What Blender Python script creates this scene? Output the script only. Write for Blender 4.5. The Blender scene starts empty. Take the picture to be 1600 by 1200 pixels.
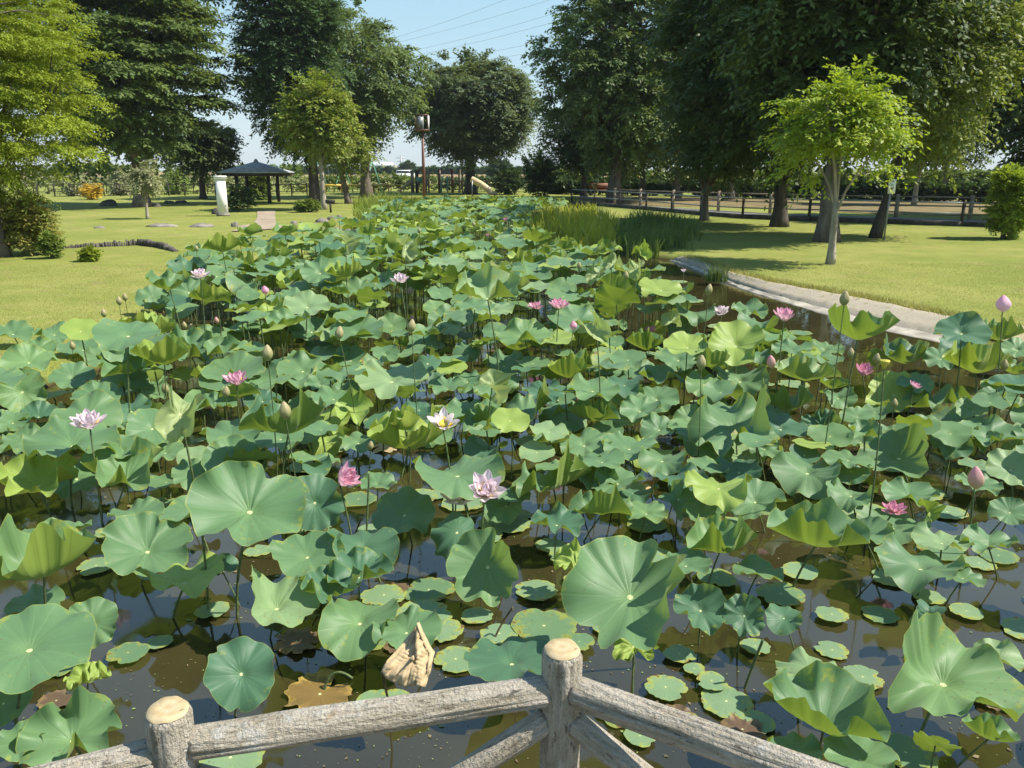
import bpy, math, random
import numpy as np
from mathutils import Vector, Matrix, Quaternion, noise
random.seed(7); RNG=np.random.default_rng(7)
SC=bpy.context.scene; COL=SC.collection
R=math.radians; PI=math.pi
LAWN=0.15; EYE=2.2; FOC=1250.0; PITCH=R(15.0)
CP,SP=math.cos(PITCH),math.sin(PITCH)
# ------------------------------------------------------------------ measuring
def ray(px,py):
    u=(600-py)/FOC
    return Vector(((px-800)/FOC, CP+u*SP, -SP+u*CP))
def at_z(px,py,z=0.0):
    d=ray(px,py); t=(z-EYE)/d.z
    return Vector((d.x*t,d.y*t,z))
def at_t(px,py,t):
    d=ray(px,py)*t
    return Vector((d.x,d.y,d.z+EYE))
def proj(p):
    y,z=p[1],p[2]-EYE
    t=y*CP-z*SP; up=y*SP+z*CP
    if t<=0.05: return (-9999,-9999,t)
    return (800+FOC*p[0]/t, 600-FOC*up/t, t)
def depth_of(p): return p[1]*CP-(p[2]-EYE)*SP
# ------------------------------------------------------------------ objects
def tag(o,label=None,cat=None,group=None,kind=None):
    if label: o['label']=label
    if cat: o['category']=cat
    if group: o['group']=group
    if kind: o['kind']=kind
    return o
def thing(name,label,cat,loc=(0,0,0),rotz=0,group=None):
    o=bpy.data.objects.new(name,None); COL.objects.link(o)
    o.location=loc; o.rotation_euler=(0,0,rotz); o.empty_display_size=.1
    return tag(o,label,cat,group)
def link(name,me,mats=None,parent=None,loc=None,rot=None):
    o=bpy.data.objects.new(name,me); COL.objects.link(o)
    if mats is not None and not me.materials:
        for m in (mats if isinstance(mats,(list,tuple)) else [mats]): me.materials.append(m)
    if parent is not None: o.parent=parent
    if loc is not None: o.location=loc
    if rot is not None:
        if isinstance(rot,Quaternion): o.rotation_mode='QUATERNION'; o.rotation_quaternion=rot
        else: o.rotation_euler=rot
    return o
def np_mesh(name,V,Q,smooth=False,uv=None,T=None,mi=None):
    """mesh from (n,3) verts, (m,4) quads and (k,3) triangles; uv per loop"""
    V=np.asarray(V,dtype=np.float32); me=bpy.data.meshes.new(name)
    Q=np.zeros((0,4),int) if Q is None else np.asarray(Q,dtype=np.int32).reshape(-1,4)
    T=np.zeros((0,3),int) if T is None else np.asarray(T,dtype=np.int32).reshape(-1,3)
    me.vertices.add(len(V)); me.vertices.foreach_set('co',V.ravel())
    nl=Q.size+T.size; me.loops.add(nl)
    me.loops.foreach_set('vertex_index',np.concatenate([Q.ravel(),T.ravel()]).astype(np.int32))
    npoly=len(Q)+len(T); me.polygons.add(npoly)
    st=np.concatenate([np.arange(len(Q))*4, Q.size+np.arange(len(T))*3]).astype(np.int32)
    me.polygons.foreach_set('loop_start',st)
    try: me.polygons.foreach_set('loop_total',np.concatenate([np.full(len(Q),4),np.full(len(T),3)]).astype(np.int32))
    except Exception: pass
    if smooth: me.polygons.foreach_set('use_smooth',np.ones(npoly,dtype=bool))
    if mi is not None: me.polygons.foreach_set('material_index',np.asarray(mi,dtype=np.int32))
    if uv is not None:
        l=me.uv_layers.new(name='UVMap'); l.data.foreach_set('uv',np.asarray(uv,dtype=np.float32).ravel())
    me.update(calc_edges=True); me.validate()
    return me
class MB:
    """collects boxes, tubes and lathes into one mesh"""
    def __init__(s): s.v=[]; s.q=[]; s.t=[]; s.n=0
    def add(s,V,Q=None,T=None):
        V=np.asarray(V,float).reshape(-1,3); s.v.append(V)
        if Q is not None and len(Q): s.q.append(np.asarray(Q,int).reshape(-1,4)+s.n)
        if T is not None and len(T): s.t.append(np.asarray(T,int).reshape(-1,3)+s.n)
        s.n+=len(V)
    def box(s,c,d,rotz=0,tilt=None,taper=1.0):
        x,y,z=[q/2 for q in d]
        V=[(-x,-y,-z),(x,-y,-z),(x,y,-z),(-x,y,-z),(-x*taper,-y*taper,z),(x*taper,-y*taper,z),(x*taper,y*taper,z),(-x*taper,y*taper,z)]
        M=Matrix.Rotation(rotz,3,'Z')
        if tilt is not None: M=M@tilt
        s.add([tuple(M@Vector(v)+Vector(c)) for v in V],[(0,3,2,1),(4,5,6,7),(0,1,5,4),(1,2,6,5),(2,3,7,6),(3,0,4,7)])
    def bar(s,a,b,w,d=None):
        a,b=Vector(a),Vector(b); z=(b-a); L=z.length; q=z.to_track_quat('Z','Y').to_matrix()
        d=d or w
        V=[]
        for k in (0,L):
            for x,y in ((-w,-d),(w,-d),(w,d),(-w,d)): V.append(tuple(a+q@Vector((x/2,y/2,k))))
        s.add(V,[(0,3,2,1),(4,5,6,7),(0,1,5,4),(1,2,6,5),(2,3,7,6),(3,0,4,7)])
    def tube(s,pts,rad,n=8,caps=True,jit=0):
        V,Q,T=tube_arrays(pts,rad,n,caps,jit); s.add(V,Q,T)
    def lathe(s,prof,n=16,c=(0,0,0)):
        V=[];Q=[]
        for r,z in prof:
            for k in range(n): a=2*PI*k/n; V.append((c[0]+r*math.cos(a),c[1]+r*math.sin(a),c[2]+z))
        for i in range(len(prof)-1):
            for k in range(n): k2=(k+1)%n; Q.append((i*n+k,i*n+k2,(i+1)*n+k2,(i+1)*n+k))
        s.add(V,Q)
    def mesh(s,name,smooth=False):
        return np_mesh(name,np.concatenate(s.v),np.concatenate(s.q) if s.q else None,smooth,None,np.concatenate(s.t) if s.t else None)
    def build(s,name,mat,parent=None,smooth=False,loc=None,rot=None):
        return link(name,s.mesh(name,smooth),mat,parent,loc,rot)
def tube_arrays(pts,rad,n=8,caps=True,jit=0):
    P=[Vector(p) for p in pts]; m=len(P)
    if not hasattr(rad,'__len__'): rad=[rad]*m
    V=[];Q=[];T=[]; X=None
    for i,p in enumerate(P):
        d=(P[min(i+1,m-1)]-P[max(i-1,0)])
        if d.length<1e-9: d=Vector((0,0,1))
        d.normalize()
        if X is None:
            X=d.orthogonal().normalized()
        X=(X-d*X.dot(d)).normalized(); Y=d.cross(X)
        for k in range(n):
            a=2*PI*k/n; r=rad[i]
            if jit: r*=1+jit*noise.noise((math.cos(a)*2+p.x*2,math.sin(a)*2+p.y*2,p.z*1.5))
            V.append(p+X*(math.cos(a)*r)+Y*(math.sin(a)*r))
    for i in range(m-1):
        for k in range(n): k2=(k+1)%n; Q.append((i*n+k,i*n+k2,(i+1)*n+k2,(i+1)*n+k))
    if caps:
        V.append(P[0]); V.append(P[-1]); b=len(V)-2
        for k in range(n):
            k2=(k+1)%n; T.append((b,k2,k)); T.append((b+1,(m-1)*n+k,(m-1)*n+k2))
    return np.array([tuple(v) for v in V]),Q,T
# ------------------------------------------------------------------ materials
class NT:
    def __init__(s,name):
        s.m=bpy.data.materials.new(name); s.m.use_nodes=True; s.t=s.m.node_tree; s.t.nodes.clear()
        s.out=s.t.nodes.new('ShaderNodeOutputMaterial')
    def n(s,typ,ins=None,**kw):
        x=s.t.nodes.new(typ)
        for k,v in kw.items(): setattr(x,k,v)
        for k,v in (ins or {}).items():
            if isinstance(v,tuple) and len(v)==2 and hasattr(v[0],'outputs'): s.t.links.new(v[0].outputs[v[1]],x.inputs[k])
            elif hasattr(v,'outputs'): s.t.links.new(v.outputs[0],x.inputs[k])
            else: x.inputs[k].default_value=v
        return x
    def math(s,op,a,b=0.0,c=None):
        x=s.t.nodes.new('ShaderNodeMath'); x.operation=op
        for i,v in enumerate((a,b,c)):
            if v is None: continue
            if isinstance(v,tuple): s.t.links.new(v[0].outputs[v[1]],x.inputs[i])
            elif hasattr(v,'outputs'): s.t.links.new(v.outputs[0],x.inputs[i])
            else: x.inputs[i].default_value=v
        return x
    def mix(s,f,a,b,bt='MIX'):
        x=s.t.nodes.new('ShaderNodeMix'); x.data_type='RGBA'; x.blend_type=bt
        for i,v in ((0,f),(6,a),(7,b)):
            if isinstance(v,tuple) and hasattr(v[0],'outputs'): s.t.links.new(v[0].outputs[v[1]],x.inputs[i])
            elif hasattr(v,'outputs'):
                s.t.links.new(v.outputs[2] if v.bl_idname=='ShaderNodeMix' else v.outputs[0],x.inputs[i])
            elif isinstance(v,tuple): x.inputs[i].default_value=(*v[:3],1)
            else: x.inputs[i].default_value=v
        return x
    def ramp(s,f,stops,interp='LINEAR'):
        x=s.t.nodes.new('ShaderNodeValToRGB'); s.t.links.new((f[0].outputs[f[1]] if isinstance(f,tuple) else f.outputs[0]),x.inputs[0])
        cr=x.color_ramp; cr.interpolation=interp
        while len(cr.elements)<len(stops): cr.elements.new(.5)
        for e,(p,c) in zip(cr.elements,stops): e.position=p; e.color=(*c,1) if len(c)==3 else c
        return x
    def noise(s,vec,scale,detail=4,rough=.55,dist=0):
        return s.n('ShaderNodeTexNoise',{'Vector':vec,'Scale':scale,'Detail':detail,'Roughness':rough,'Distortion':dist})
    def surf(s,x): s.t.links.new(x.outputs[0],s.out.inputs[0]); return s.m
def cl(x): return (x,2) if x.bl_idname=='ShaderNodeMix' else (x,0)
def pbr(nt,col,rough=.7,bump=None,spec=.4,**kw):
    b=nt.n('ShaderNodeBsdfPrincipled',{'Roughness':rough,'Specular IOR Level':spec})
    if isinstance(col,tuple) and not hasattr(col[0],'outputs'): b.inputs['Base Color'].default_value=(*col,1)
    else:
        o=cl(col) if not isinstance(col,tuple) else col
        nt.t.links.new(o[0].outputs[o[1]],b.inputs['Base Color'])
    if bump is not None: nt.t.links.new(bump.outputs[0],b.inputs['Normal'])
    for k,v in kw.items(): b.inputs[k].default_value=v
    return b
def simple(name,col,rough=.6,var=.12,scale=9,bump=.15,spec=.4,metal=0.0):
    """plain material with mottled colour and a fine bump"""
    nt=NT(name); tc=nt.n('ShaderNodeTexCoord'); no=nt.noise((tc,3),scale,5)
    d=tuple(max(0,c*(1-var*2)) for c in col); l=tuple(min(1,c*(1+var)) for c in col)
    rp=nt.ramp(no,[(.3,d),(.7,l)]); n2=nt.noise((tc,3),scale*6,3)
    bp=nt.n('ShaderNodeBump',{'Strength':bump,'Distance':.01,'Height':(n2,0)})
    return nt.surf(pbr(nt,rp,rough,bp,spec,Metallic=metal))
def leafmat(name,dark,light,trans=.3,hue=.35,scale=.5,tint=None):
    """tree leaf: colour drifts in clumps and from leaf to leaf; lets some light through"""
    nt=NT(name); tc=nt.n('ShaderNodeTexCoord'); geo=nt.n('ShaderNodeNewGeometry')
    a=nt.noise((tc,3),scale,3); m1=nt.ramp(a,[(.35,dark),(.68,light)])
    rnd=nt.math('MULTIPLY',(geo,'Random Per Island'),hue)
    c=nt.mix(rnd,m1,tint or tuple(min(1,x*1.5) for x in light))
    d=nt.n('ShaderNodeBsdfPrincipled',{'Base Color':cl(c),'Roughness':.55,'Specular IOR Level':.3})
    tcol=nt.mix(.6,c,(light[0]*1.5,light[1]*1.4,light[2]*.5))
    t=nt.n('ShaderNodeBsdfTranslucent',{'Color':cl(tcol)})
    ms=nt.n('ShaderNodeMixShader',{0:trans,1:d,2:t})
    return nt.surf(ms)
def barkmat(name,a,b,scale=6):
    nt=NT(name); tc=nt.n('ShaderNodeTexCoord'); mp=nt.n('ShaderNodeMapping',{'Vector':(tc,3),'Scale':(1,1,.25)})
    no=nt.noise((mp,0),scale,6,.65); r=nt.ramp(no,[(.3,a),(.65,b)])
    bp=nt.n('ShaderNodeBump',{'Strength':.6,'Distance':.03,'Height':(no,0)})
    return nt.surf(pbr(nt,r,.9,bp,.2))
def lotusmat(name,top,edge,under,worn=0.0,trans=.28,yellow=(.3,.34,.06),spots=0.0):
    """lotus blade: glaucous top with radial veins, yellow-green underside, margin that yellows or browns"""
    nt=NT(name); tc=nt.n('ShaderNodeTexCoord'); geo=nt.n('ShaderNodeNewGeometry'); oi=nt.n('ShaderNodeObjectInfo')
    uv=nt.n('ShaderNodeSeparateXYZ',{'Vector':(tc,2)})
    no=nt.noise((tc,3),5,4); n2=nt.noise((tc,3),26,4,.6)
    isl=nt.math('ADD',nt.math('MULTIPLY',(geo,'Random Per Island'),.5),nt.math('MULTIPLY',(oi,'Random'),.5))
    fr=nt.math('FRACT',nt.math('MULTIPLY',(uv,0),21.0)); tri=nt.math('ABSOLUTE',nt.math('SUBTRACT',fr,.5))
    vein=nt.math('SMOOTH_MIN',1.0,nt.math('MULTIPLY',tri,nt.math('MULTIPLY_ADD',(uv,1),16.0,3.0)),.3)
    # colour
    c=nt.mix(nt.math('MULTIPLY',(no,0),.8),tuple(x*.80 for x in top),tuple(min(1,x*1.18) for x in top))
    c=nt.mix(nt.math('MULTIPLY',nt.math('POWER',isl,3.0),.55),c,edge)
    c=nt.mix(nt.math('MULTIPLY',nt.math('SUBTRACT',1.0,vein),.13),c,tuple(min(1,x*1.7) for x in edge))
    isl2=nt.math('FRACT',nt.math('MULTIPLY',isl,7.31)); c=nt.mix(nt.math('MULTIPLY',isl2,.30),c,tuple(x*.62 for x in top)); bl=nt.noise((tc,3),2.2,3); c=nt.mix(nt.math('MULTIPLY',nt.math('POWER',(bl,0),2.0),.5),c,(edge[0]*1.15,edge[1]*1.12,edge[2]*1.45))
    inner=nt.math('SUBTRACT',1.0,nt.math('SMOOTH_MIN',1.0,nt.math('MULTIPLY',(uv,1),3.2),.3))
    c=nt.mix(nt.math('MULTIPLY',inner,.35),c,edge)
    rim=nt.math('GREATER_THAN',nt.math('ADD',(uv,1),nt.math('MULTIPLY',(n2,0),.03)),.996)
    c=nt.mix(nt.math('MULTIPLY',rim,.5),c,yellow)
    dot=nt.math('LESS_THAN',(uv,1),.045); c=nt.mix(dot,c,(.62,.66,.33))
    if worn>0:
        w=nt.math('MULTIPLY_ADD',(n2,0),.9,nt.math('MULTIPLY_ADD',(no,0),.7,nt.math('MULTIPLY',(uv,1),worn)))
        wr=nt.ramp(w,[(.0,(0,0,0)),(1.0,(1,1,1))]); 
        f1=nt.n('ShaderNodeMapRange',{'Value':(w,0),'From Min':1.12,'From Max':1.28})
        f2=nt.n('ShaderNodeMapRange',{'Value':(w,0),'From Min':1.27,'From Max':1.36})
        c=nt.mix((f1,0),c,yellow); c=nt.mix((f2,0),c,(.16,.09,.035))
    if spots>0:
        vo=nt.n('ShaderNodeTexVoronoi',{'Vector':(tc,3),'Scale':34.0})
        sp=nt.math('MULTIPLY',nt.math('LESS_THAN',(vo,'Distance'),.17),nt.math('GREATER_THAN',(no,0),.5))
        c=nt.mix(nt.math('MULTIPLY',sp,spots),c,(.12,.07,.03))
    u=nt.mix(nt.math('MULTIPLY',(no,0),.8),tuple(x*.8 for x in under),tuple(min(1,x*1.2) for x in under))
    u=nt.mix(nt.math('MULTIPLY',nt.math('SUBTRACT',1.0,vein),.4),u,tuple(x*.45 for x in under))
    col=nt.mix((geo,'Backfacing'),c,u)
    rel=nt.math('MULTIPLY_ADD',vein,.7,nt.math('MULTIPLY',(no,0),1.6))
    bp=nt.n('ShaderNodeBump',{'Strength':.16,'Distance':.006,'Height':rel})
    d=pbr(nt,col,.52,bp,.38)
    d.inputs['Sheen Weight'].default_value=.08
    t=nt.n('ShaderNodeBsdfTranslucent',{'Color':cl(nt.mix(.55,col,(.34,.46,.03)))})
    return nt.surf(nt.n('ShaderNodeMixShader',{0:trans,1:d,2:t}))
M={}
M['leaf_blue']=lotusmat('lotus_bluegreen',(.112,.226,.099),(.19,.31,.10),(.21,.29,.05),worn=.25,spots=.35)
M['leaf_deep']=lotusmat('lotus_deep_or_shaded',(.062,.16,.088),(.11,.22,.085),(.15,.22,.04),worn=.22)  # deep green leaves; on leaves in shadow the shade is painted in this colour
M['leaf_green']=lotusmat('lotus_midgreen',(.135,.26,.105),(.21,.33,.09),(.22,.30,.05),worn=.28,spots=.4)
M['leaf_yellow']=lotusmat('lotus_yellowgreen',(.27,.385,.075),(.34,.43,.08),(.27,.33,.05),worn=.29,spots=.4)
M['leaf_pale']=lotusmat('lotus_palegreen',(.22,.345,.15),(.30,.40,.16),(.24,.30,.07),worn=.27,spots=.4)
M['leaf_worn']=lotusmat('lotus_worn',(.13,.25,.125),(.20,.30,.11),(.19,.25,.06),worn=.42,spots=.7)
M['leaf_float']=lotusmat('lotus_floating',(.17,.28,.145),(.25,.33,.13),(.2,.25,.06),worn=.42,spots=.6,trans=.12)
M['leaf_brown']=lotusmat('lotus_brown',(.10,.06,.03),(.17,.11,.055),(.16,.10,.04),worn=.46,spots=.9,trans=.1,yellow=(.22,.15,.06))
M['leaf_amber']=lotusmat('lotus_amber',(.22,.14,.035),(.27,.18,.05),(.2,.13,.03),worn=.42,spots=.8,trans=.2,yellow=(.42,.28,.06))
M['leaf_dry']=lotusmat('lotus_dry',(.50,.38,.20),(.55,.43,.25),(.46,.34,.18),worn=.1,trans=.12,yellow=(.58,.45,.26))
M['young']=lotusmat('lotus_young',(.33,.42,.17),(.42,.48,.22),(.42,.47,.24),worn=.2,trans=.35)
M['stem']=simple('lotus_stem',(.11,.15,.05),.55,.25,30,.5)
M['dirt_line']=simple('dirt_line',(.34,.30,.12),.95,.1,4,.4,.1)
M['stem_brown']=simple('dead_stem',(.15,.11,.05),.7,.3,30,.5)
def petalmat(name,base,tip,amt=1.0):
    nt=NT(name); tc=nt.n('ShaderNodeTexCoord'); uv=nt.n('ShaderNodeSeparateXYZ',{'Vector':(tc,2)})
    st=nt.noise(nt.n('ShaderNodeMapping',{'Vector':(tc,2),'Scale':(40,2,1)}),1.0,2)
    f=nt.math('MULTIPLY_ADD',(st,0),.25,nt.math('MULTIPLY',(uv,1),amt))
    rp=nt.ramp(f,[(.05,(.75,.66,.36)),(.25,base),(1.0,tip)])
    d=pbr(nt,rp,.5,None,.3); t=nt.n('ShaderNodeBsdfTranslucent',{'Color':(rp,0)})
    return nt.surf(nt.n('ShaderNodeMixShader',{0:.35,1:d,2:t}))
M['petal_white']=petalmat('petal_white',(.86,.83,.78),(.86,.74,.77))
M['petal_pale']=petalmat('petal_pale',(.88,.84,.82),(.87,.70,.76))
M['petal_pink']=petalmat('petal_pink',(.86,.70,.73),(.82,.44,.56))
M['petal_deep']=petalmat('petal_deep',(.82,.55,.62),(.76,.32,.45))
M['bud_green']=petalmat('bud_green',(.30,.34,.12),(.50,.42,.24))
M['bud_pink']=petalmat('bud_pink',(.50,.42,.25),(.70,.36,.38))
M['pod']=simple('seed_pod',(.62,.52,.07),.6,.2,60,.3)
M['pod_green']=simple('seed_pod_green',(.22,.30,.06),.6,.2,60,.3)
M['stamen']=simple('stamens',(.78,.55,.08),.6,.2,80,.4)
# ------------------------------------------------------------------ light, sky, camera
SUN_EL,SUN_AZ=R(50),R(-4)      # azimuth from +x, negative = towards the viewer
sd=Vector((math.cos(SUN_EL)*math.cos(SUN_AZ),math.cos(SUN_EL)*math.sin(SUN_AZ),math.sin(SUN_EL)))
L=bpy.data.lights.new('sun','SUN'); L.energy=5.0; L.angle=R(.55); L.color=(1,.94,.84)
lo=bpy.data.objects.new('sun',L); COL.objects.link(lo); lo.rotation_mode='QUATERNION'; lo.rotation_quaternion=sd.to_track_quat('Z','Y'); lo.location=(20,-2,30)
W=bpy.data.worlds.new('World'); SC.world=W; W.use_nodes=True; wt=W.node_tree; wt.nodes.clear()
sk=wt.nodes.new('ShaderNodeTexSky'); sk.sky_type='NISHITA'; sk.sun_disc=False; sk.sun_elevation=SUN_EL
sk.sun_rotation=math.atan2(sd.x,sd.y); sk.air_density=1.0; sk.dust_density=.35; sk.ozone_density=.6; sk.altitude=30
bg=wt.nodes.new('ShaderNodeBackground'); bg.inputs[1].default_value=.11
wo=wt.nodes.new('ShaderNodeOutputWorld'); 
tcw=wt.nodes.new('ShaderNodeTexCoord'); sx=wt.nodes.new('ShaderNodeSeparateXYZ'); wt.links.new(tcw.outputs['Generated'],sx.inputs[0])
rw=wt.nodes.new('ShaderNodeValToRGB'); wt.links.new(sx.outputs[2],rw.inputs[0]); cr=rw.color_ramp
while len(cr.elements)<5: cr.elements.new(.5)
for e,(p_,c_) in zip(cr.elements,((0,(.60,.72,.78)),(.08,(.52,.74,.85)),(.22,(.42,.74,.90)),(.5,(.30,.58,.84)),(1,(.14,.32,.66)))): e.position=p_; e.color=(*c_,1)
sc_=wt.nodes.new('ShaderNodeVectorMath'); sc_.operation='SCALE'; sc_.inputs['Scale'].default_value=1/(.11*2**.76); wt.links.new(rw.outputs[0],sc_.inputs[0])
mxw=wt.nodes.new('ShaderNodeMix'); mxw.data_type='RGBA'; mxw.inputs[0].default_value=.72
wt.links.new(sk.outputs[0],mxw.inputs[6]); wt.links.new(sc_.outputs[0],mxw.inputs[7]); wt.links.new(mxw.outputs[2],bg.inputs[0]); wt.links.new(bg.outputs[0],wo.inputs[0])
SC.view_settings.view_transform='Standard'; SC.view_settings.look='None'; SC.view_settings.exposure=.75; SC.view_settings.gamma=1.0
cam=bpy.data.cameras.new('camera'); co=bpy.data.objects.new('camera',cam); COL.objects.link(co); SC.camera=co
cam.sensor_fit='HORIZONTAL'; cam.sensor_width=36; cam.lens=36*FOC/1600; cam.clip_end=6000; cam.clip_start=.05
co.location=(0,0,EYE); co.rotation_euler=(PI/2-PITCH,0,0)
SC.cycles.use_denoising=True; SC.cycles.max_bounces=8; SC.cycles.transparent_max_bounces=8
# ------------------------------------------------------------------ pond outline
left_px=[(0,548),(100,512),(200,492),(238,446),(300,402),(420,376),(515,360),(575,345),(560,326),(560,314)]
lotus_left=[at_z(x,y,.55) for x,y in left_px]
inner_px=[(1492,542),(1465,535),(1382,518),(1292,493),(1210,468),(1157,451),(1110,431),(1071,415),(1045,407)]
outer_px=[(1494,496),(1480,492),(1400,475),(1322,460),(1202,440),(1140,424),(1105,410),(1088,404),(1070,400)]
inner=[at_z(x,y,0) for x,y in inner_px]; outer=[at_z(x,y,LAWN) for x,y in outer_px]
reed_edge=[at_z(x,y,0) for x,y in [(1010,402),(985,388),(970,365),(950,345),(925,326),(905,318)]]
far_edge=[at_z(890,313,.5),at_z(700,312.5,.5)]
def v2(p): return (p[0],p[1])
POND=[(-9,-8),(-9,2.5),(-7,5.5)]+[v2(p) for p in lotus_left]+[v2(p) for p in reversed(far_edge)]+[v2(p) for p in reversed(reed_edge)]+[v2(p) for p in reversed(outer)]+[v2(at_z(1496,543,0)),v2(at_z(1640,580,0)),(9.2,6.2),(10,2.5),(10,-8)]
POND=np.array(POND)
def sdist(P,poly):
    """signed distance to a polygon, negative inside"""
    P=np.atleast_2d(np.asarray(P,float)); poly=np.asarray(poly,float); n=len(poly)
    best=np.full(len(P),1e9); ins=np.zeros(len(P),bool)
    for i in range(n):
        a,b=poly[i],poly[(i+1)%n]; ab=b-a
        t=np.clip(((P-a)@ab)/max(ab@ab,1e-12),0,1)
        d=np.hypot(*(P-(a+t[:,None]*ab)).T); best=np.minimum(best,d)
        c=((a[1]>P[:,1])!=(b[1]>P[:,1]))
        with np.errstate(divide='ignore',invalid='ignore'):
            xi=(b[0]-a[0])*(P[:,1]-a[1])/(b[1]-a[1])+a[0]
        ins^=c&(P[:,0]<xi)
    return np.where(ins,-best,best)
# ------------------------------------------------------------------ ground
def axis(lo,fine_lo,fine_hi,hi,step,grow=1.16):
    a=list(np.arange(fine_lo,fine_hi+1e-6,step)); s=step; x=a[-1]
    while x<hi: s*=grow; x+=s; a.append(x)
    s=step; x=fine_lo; b=[]
    while x>lo: s*=grow; x-=s; b.append(x)
    return np.array(b[::-1]+a)
gx=axis(-3000,-22,24,3000,.34); gy=axis(-60,-1,48,3500,.34)
X,Y=np.meshgrid(gx,gy); P=np.stack([X.ravel(),Y.ravel()],1)
D=sdist(P,POND)
def lawn_z(x,y):
    return LAWN+.03*np.sin(x*.35+1)*np.sin(y*.27)*np.clip((np.hypot(x,y)-8)/20,0,1)
Z=np.where(D>0.05,lawn_z(P[:,0],P[:,1]),np.maximum(-.7,LAWN+(D-.05)*1.6))
nx=len(gx); ny=len(gy); I=np.arange(nx*ny).reshape(ny,nx)
Q=np.stack([I[:-1,:-1].ravel(),I[:-1,1:].ravel(),I[1:,1:].ravel(),I[1:,:-1].ravel()],1)
nt=NT('lawn_ground'); tc=nt.n('ShaderNodeTexCoord'); geo=nt.n('ShaderNodeNewGeometry')
big=nt.noise((geo,0),.22,5,.6); mid=nt.noise((geo,0),1.6,5,.65); fine=nt.noise((geo,0),38,4,.7)
st=nt.n('ShaderNodeMapping',{'Vector':(geo,0),'Scale':(.25,1.2,1)}); mow=nt.noise((st,0),1.1,3)
c=nt.ramp(big,[(.38,(.16,.22,.036)),(.5,(.25,.285,.06)),(.62,(.33,.325,.095))])
vb=nt.noise((geo,0),1.1,6,.72); vf=nt.n('ShaderNodeMapRange',{'Value':(vb,0),'From Min':.42,'From Max':.62}); c=nt.mix(nt.math('MULTIPLY',(vf,0),.75),c,(.15,.20,.032)); c2=nt.mix(nt.math('MULTIPLY',(mid,0),.55),c,(.37,.335,.12)); c2=nt.mix(nt.math('MULTIPLY',(mow,0),.35),c2,(.20,.25,.045))
f=nt.ramp(fine,[(.3,(.45,.45,.45)),(.7,(1.25,1.25,1.2))]); c3=nt.mix(.8,c2,f,'MULTIPLY')
bare=nt.n('ShaderNodeMapRange',{'Value':(mid,0),'From Min':.585,'From Max':.70}); c3=nt.mix(nt.math('MULTIPLY',(bare,0),.7),c3,(.26,.19,.10))
sy=nt.n('ShaderNodeSeparateXYZ',{'Vector':(geo,0)})
field=nt.n('ShaderNodeMapRange',{'Value':(sy,1),'From Min':100,'From Max':125}); 
fcol=nt.ramp(nt.noise(nt.n('ShaderNodeMapping',{'Vector':(geo,0),'Scale':(.004,.02,1)}),1.0,2),[(.35,(.14,.19,.05)),(.5,(.20,.22,.07)),(.62,(.27,.22,.11))])
c4=nt.mix((field,0),c3,fcol)
under=nt.n('ShaderNodeMapRange',{'Value':(sy,2),'From Min':.10,'From Max':.0}); c4=nt.mix((under,0),c4,(.06,.045,.02))
bp=nt.n('ShaderNodeBump',{'Strength':.7,'Distance':.03,'Height':(fine,0)})
M['ground']=nt.surf(pbr(nt,c4,.95,bp,.1))
tag(link('ground',np_mesh('ground',np.c_[P,Z],Q,True),M['ground']),kind='structure')
# water
nt=NT('pond_water'); geo=nt.n('ShaderNodeNewGeometry'); n1=nt.noise((geo,0),1.6,3); n2=nt.noise((geo,0),9,2)
hb=nt.math('MULTIPLY_ADD',(n2,0),.15,(n1,0)); bp=nt.n('ShaderNodeBump',{'Strength':.05,'Distance':.05,'Height':hb})
mur=nt.ramp(nt.noise((geo,0),.7,4),[(.35,(.026,.022,.008)),(.7,(.048,.040,.016))])
rgh=nt.n('ShaderNodeMapRange',{'Value':(nt.noise((geo,0),2.3,5,.65),0),'From Min':.42,'From Max':.68,'To Min':.012,'To Max':.13}); b=pbr(nt,mur,.015,bp,.5); nt.t.links.new(rgh.outputs[0],b.inputs['Roughness']); b.inputs['IOR'].default_value=1.85
M['water']=nt.surf(b)
wx=np.array([-12,-6,0,6,13.0]); wy=np.array([-9,0,10,20,30,40,50.0])
WX,WY=np.meshgrid(wx,wy); I=np.arange(WX.size).reshape(WX.shape)
tag(link('pond_water',np_mesh('pond_water',np.c_[WX.ravel(),WY.ravel(),np.zeros(WX.size)],np.stack([I[:-1,:-1].ravel(),I[:-1,1:].ravel(),I[1:,1:].ravel(),I[1:,:-1].ravel()],1)),M['water']),kind='structure')
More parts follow.
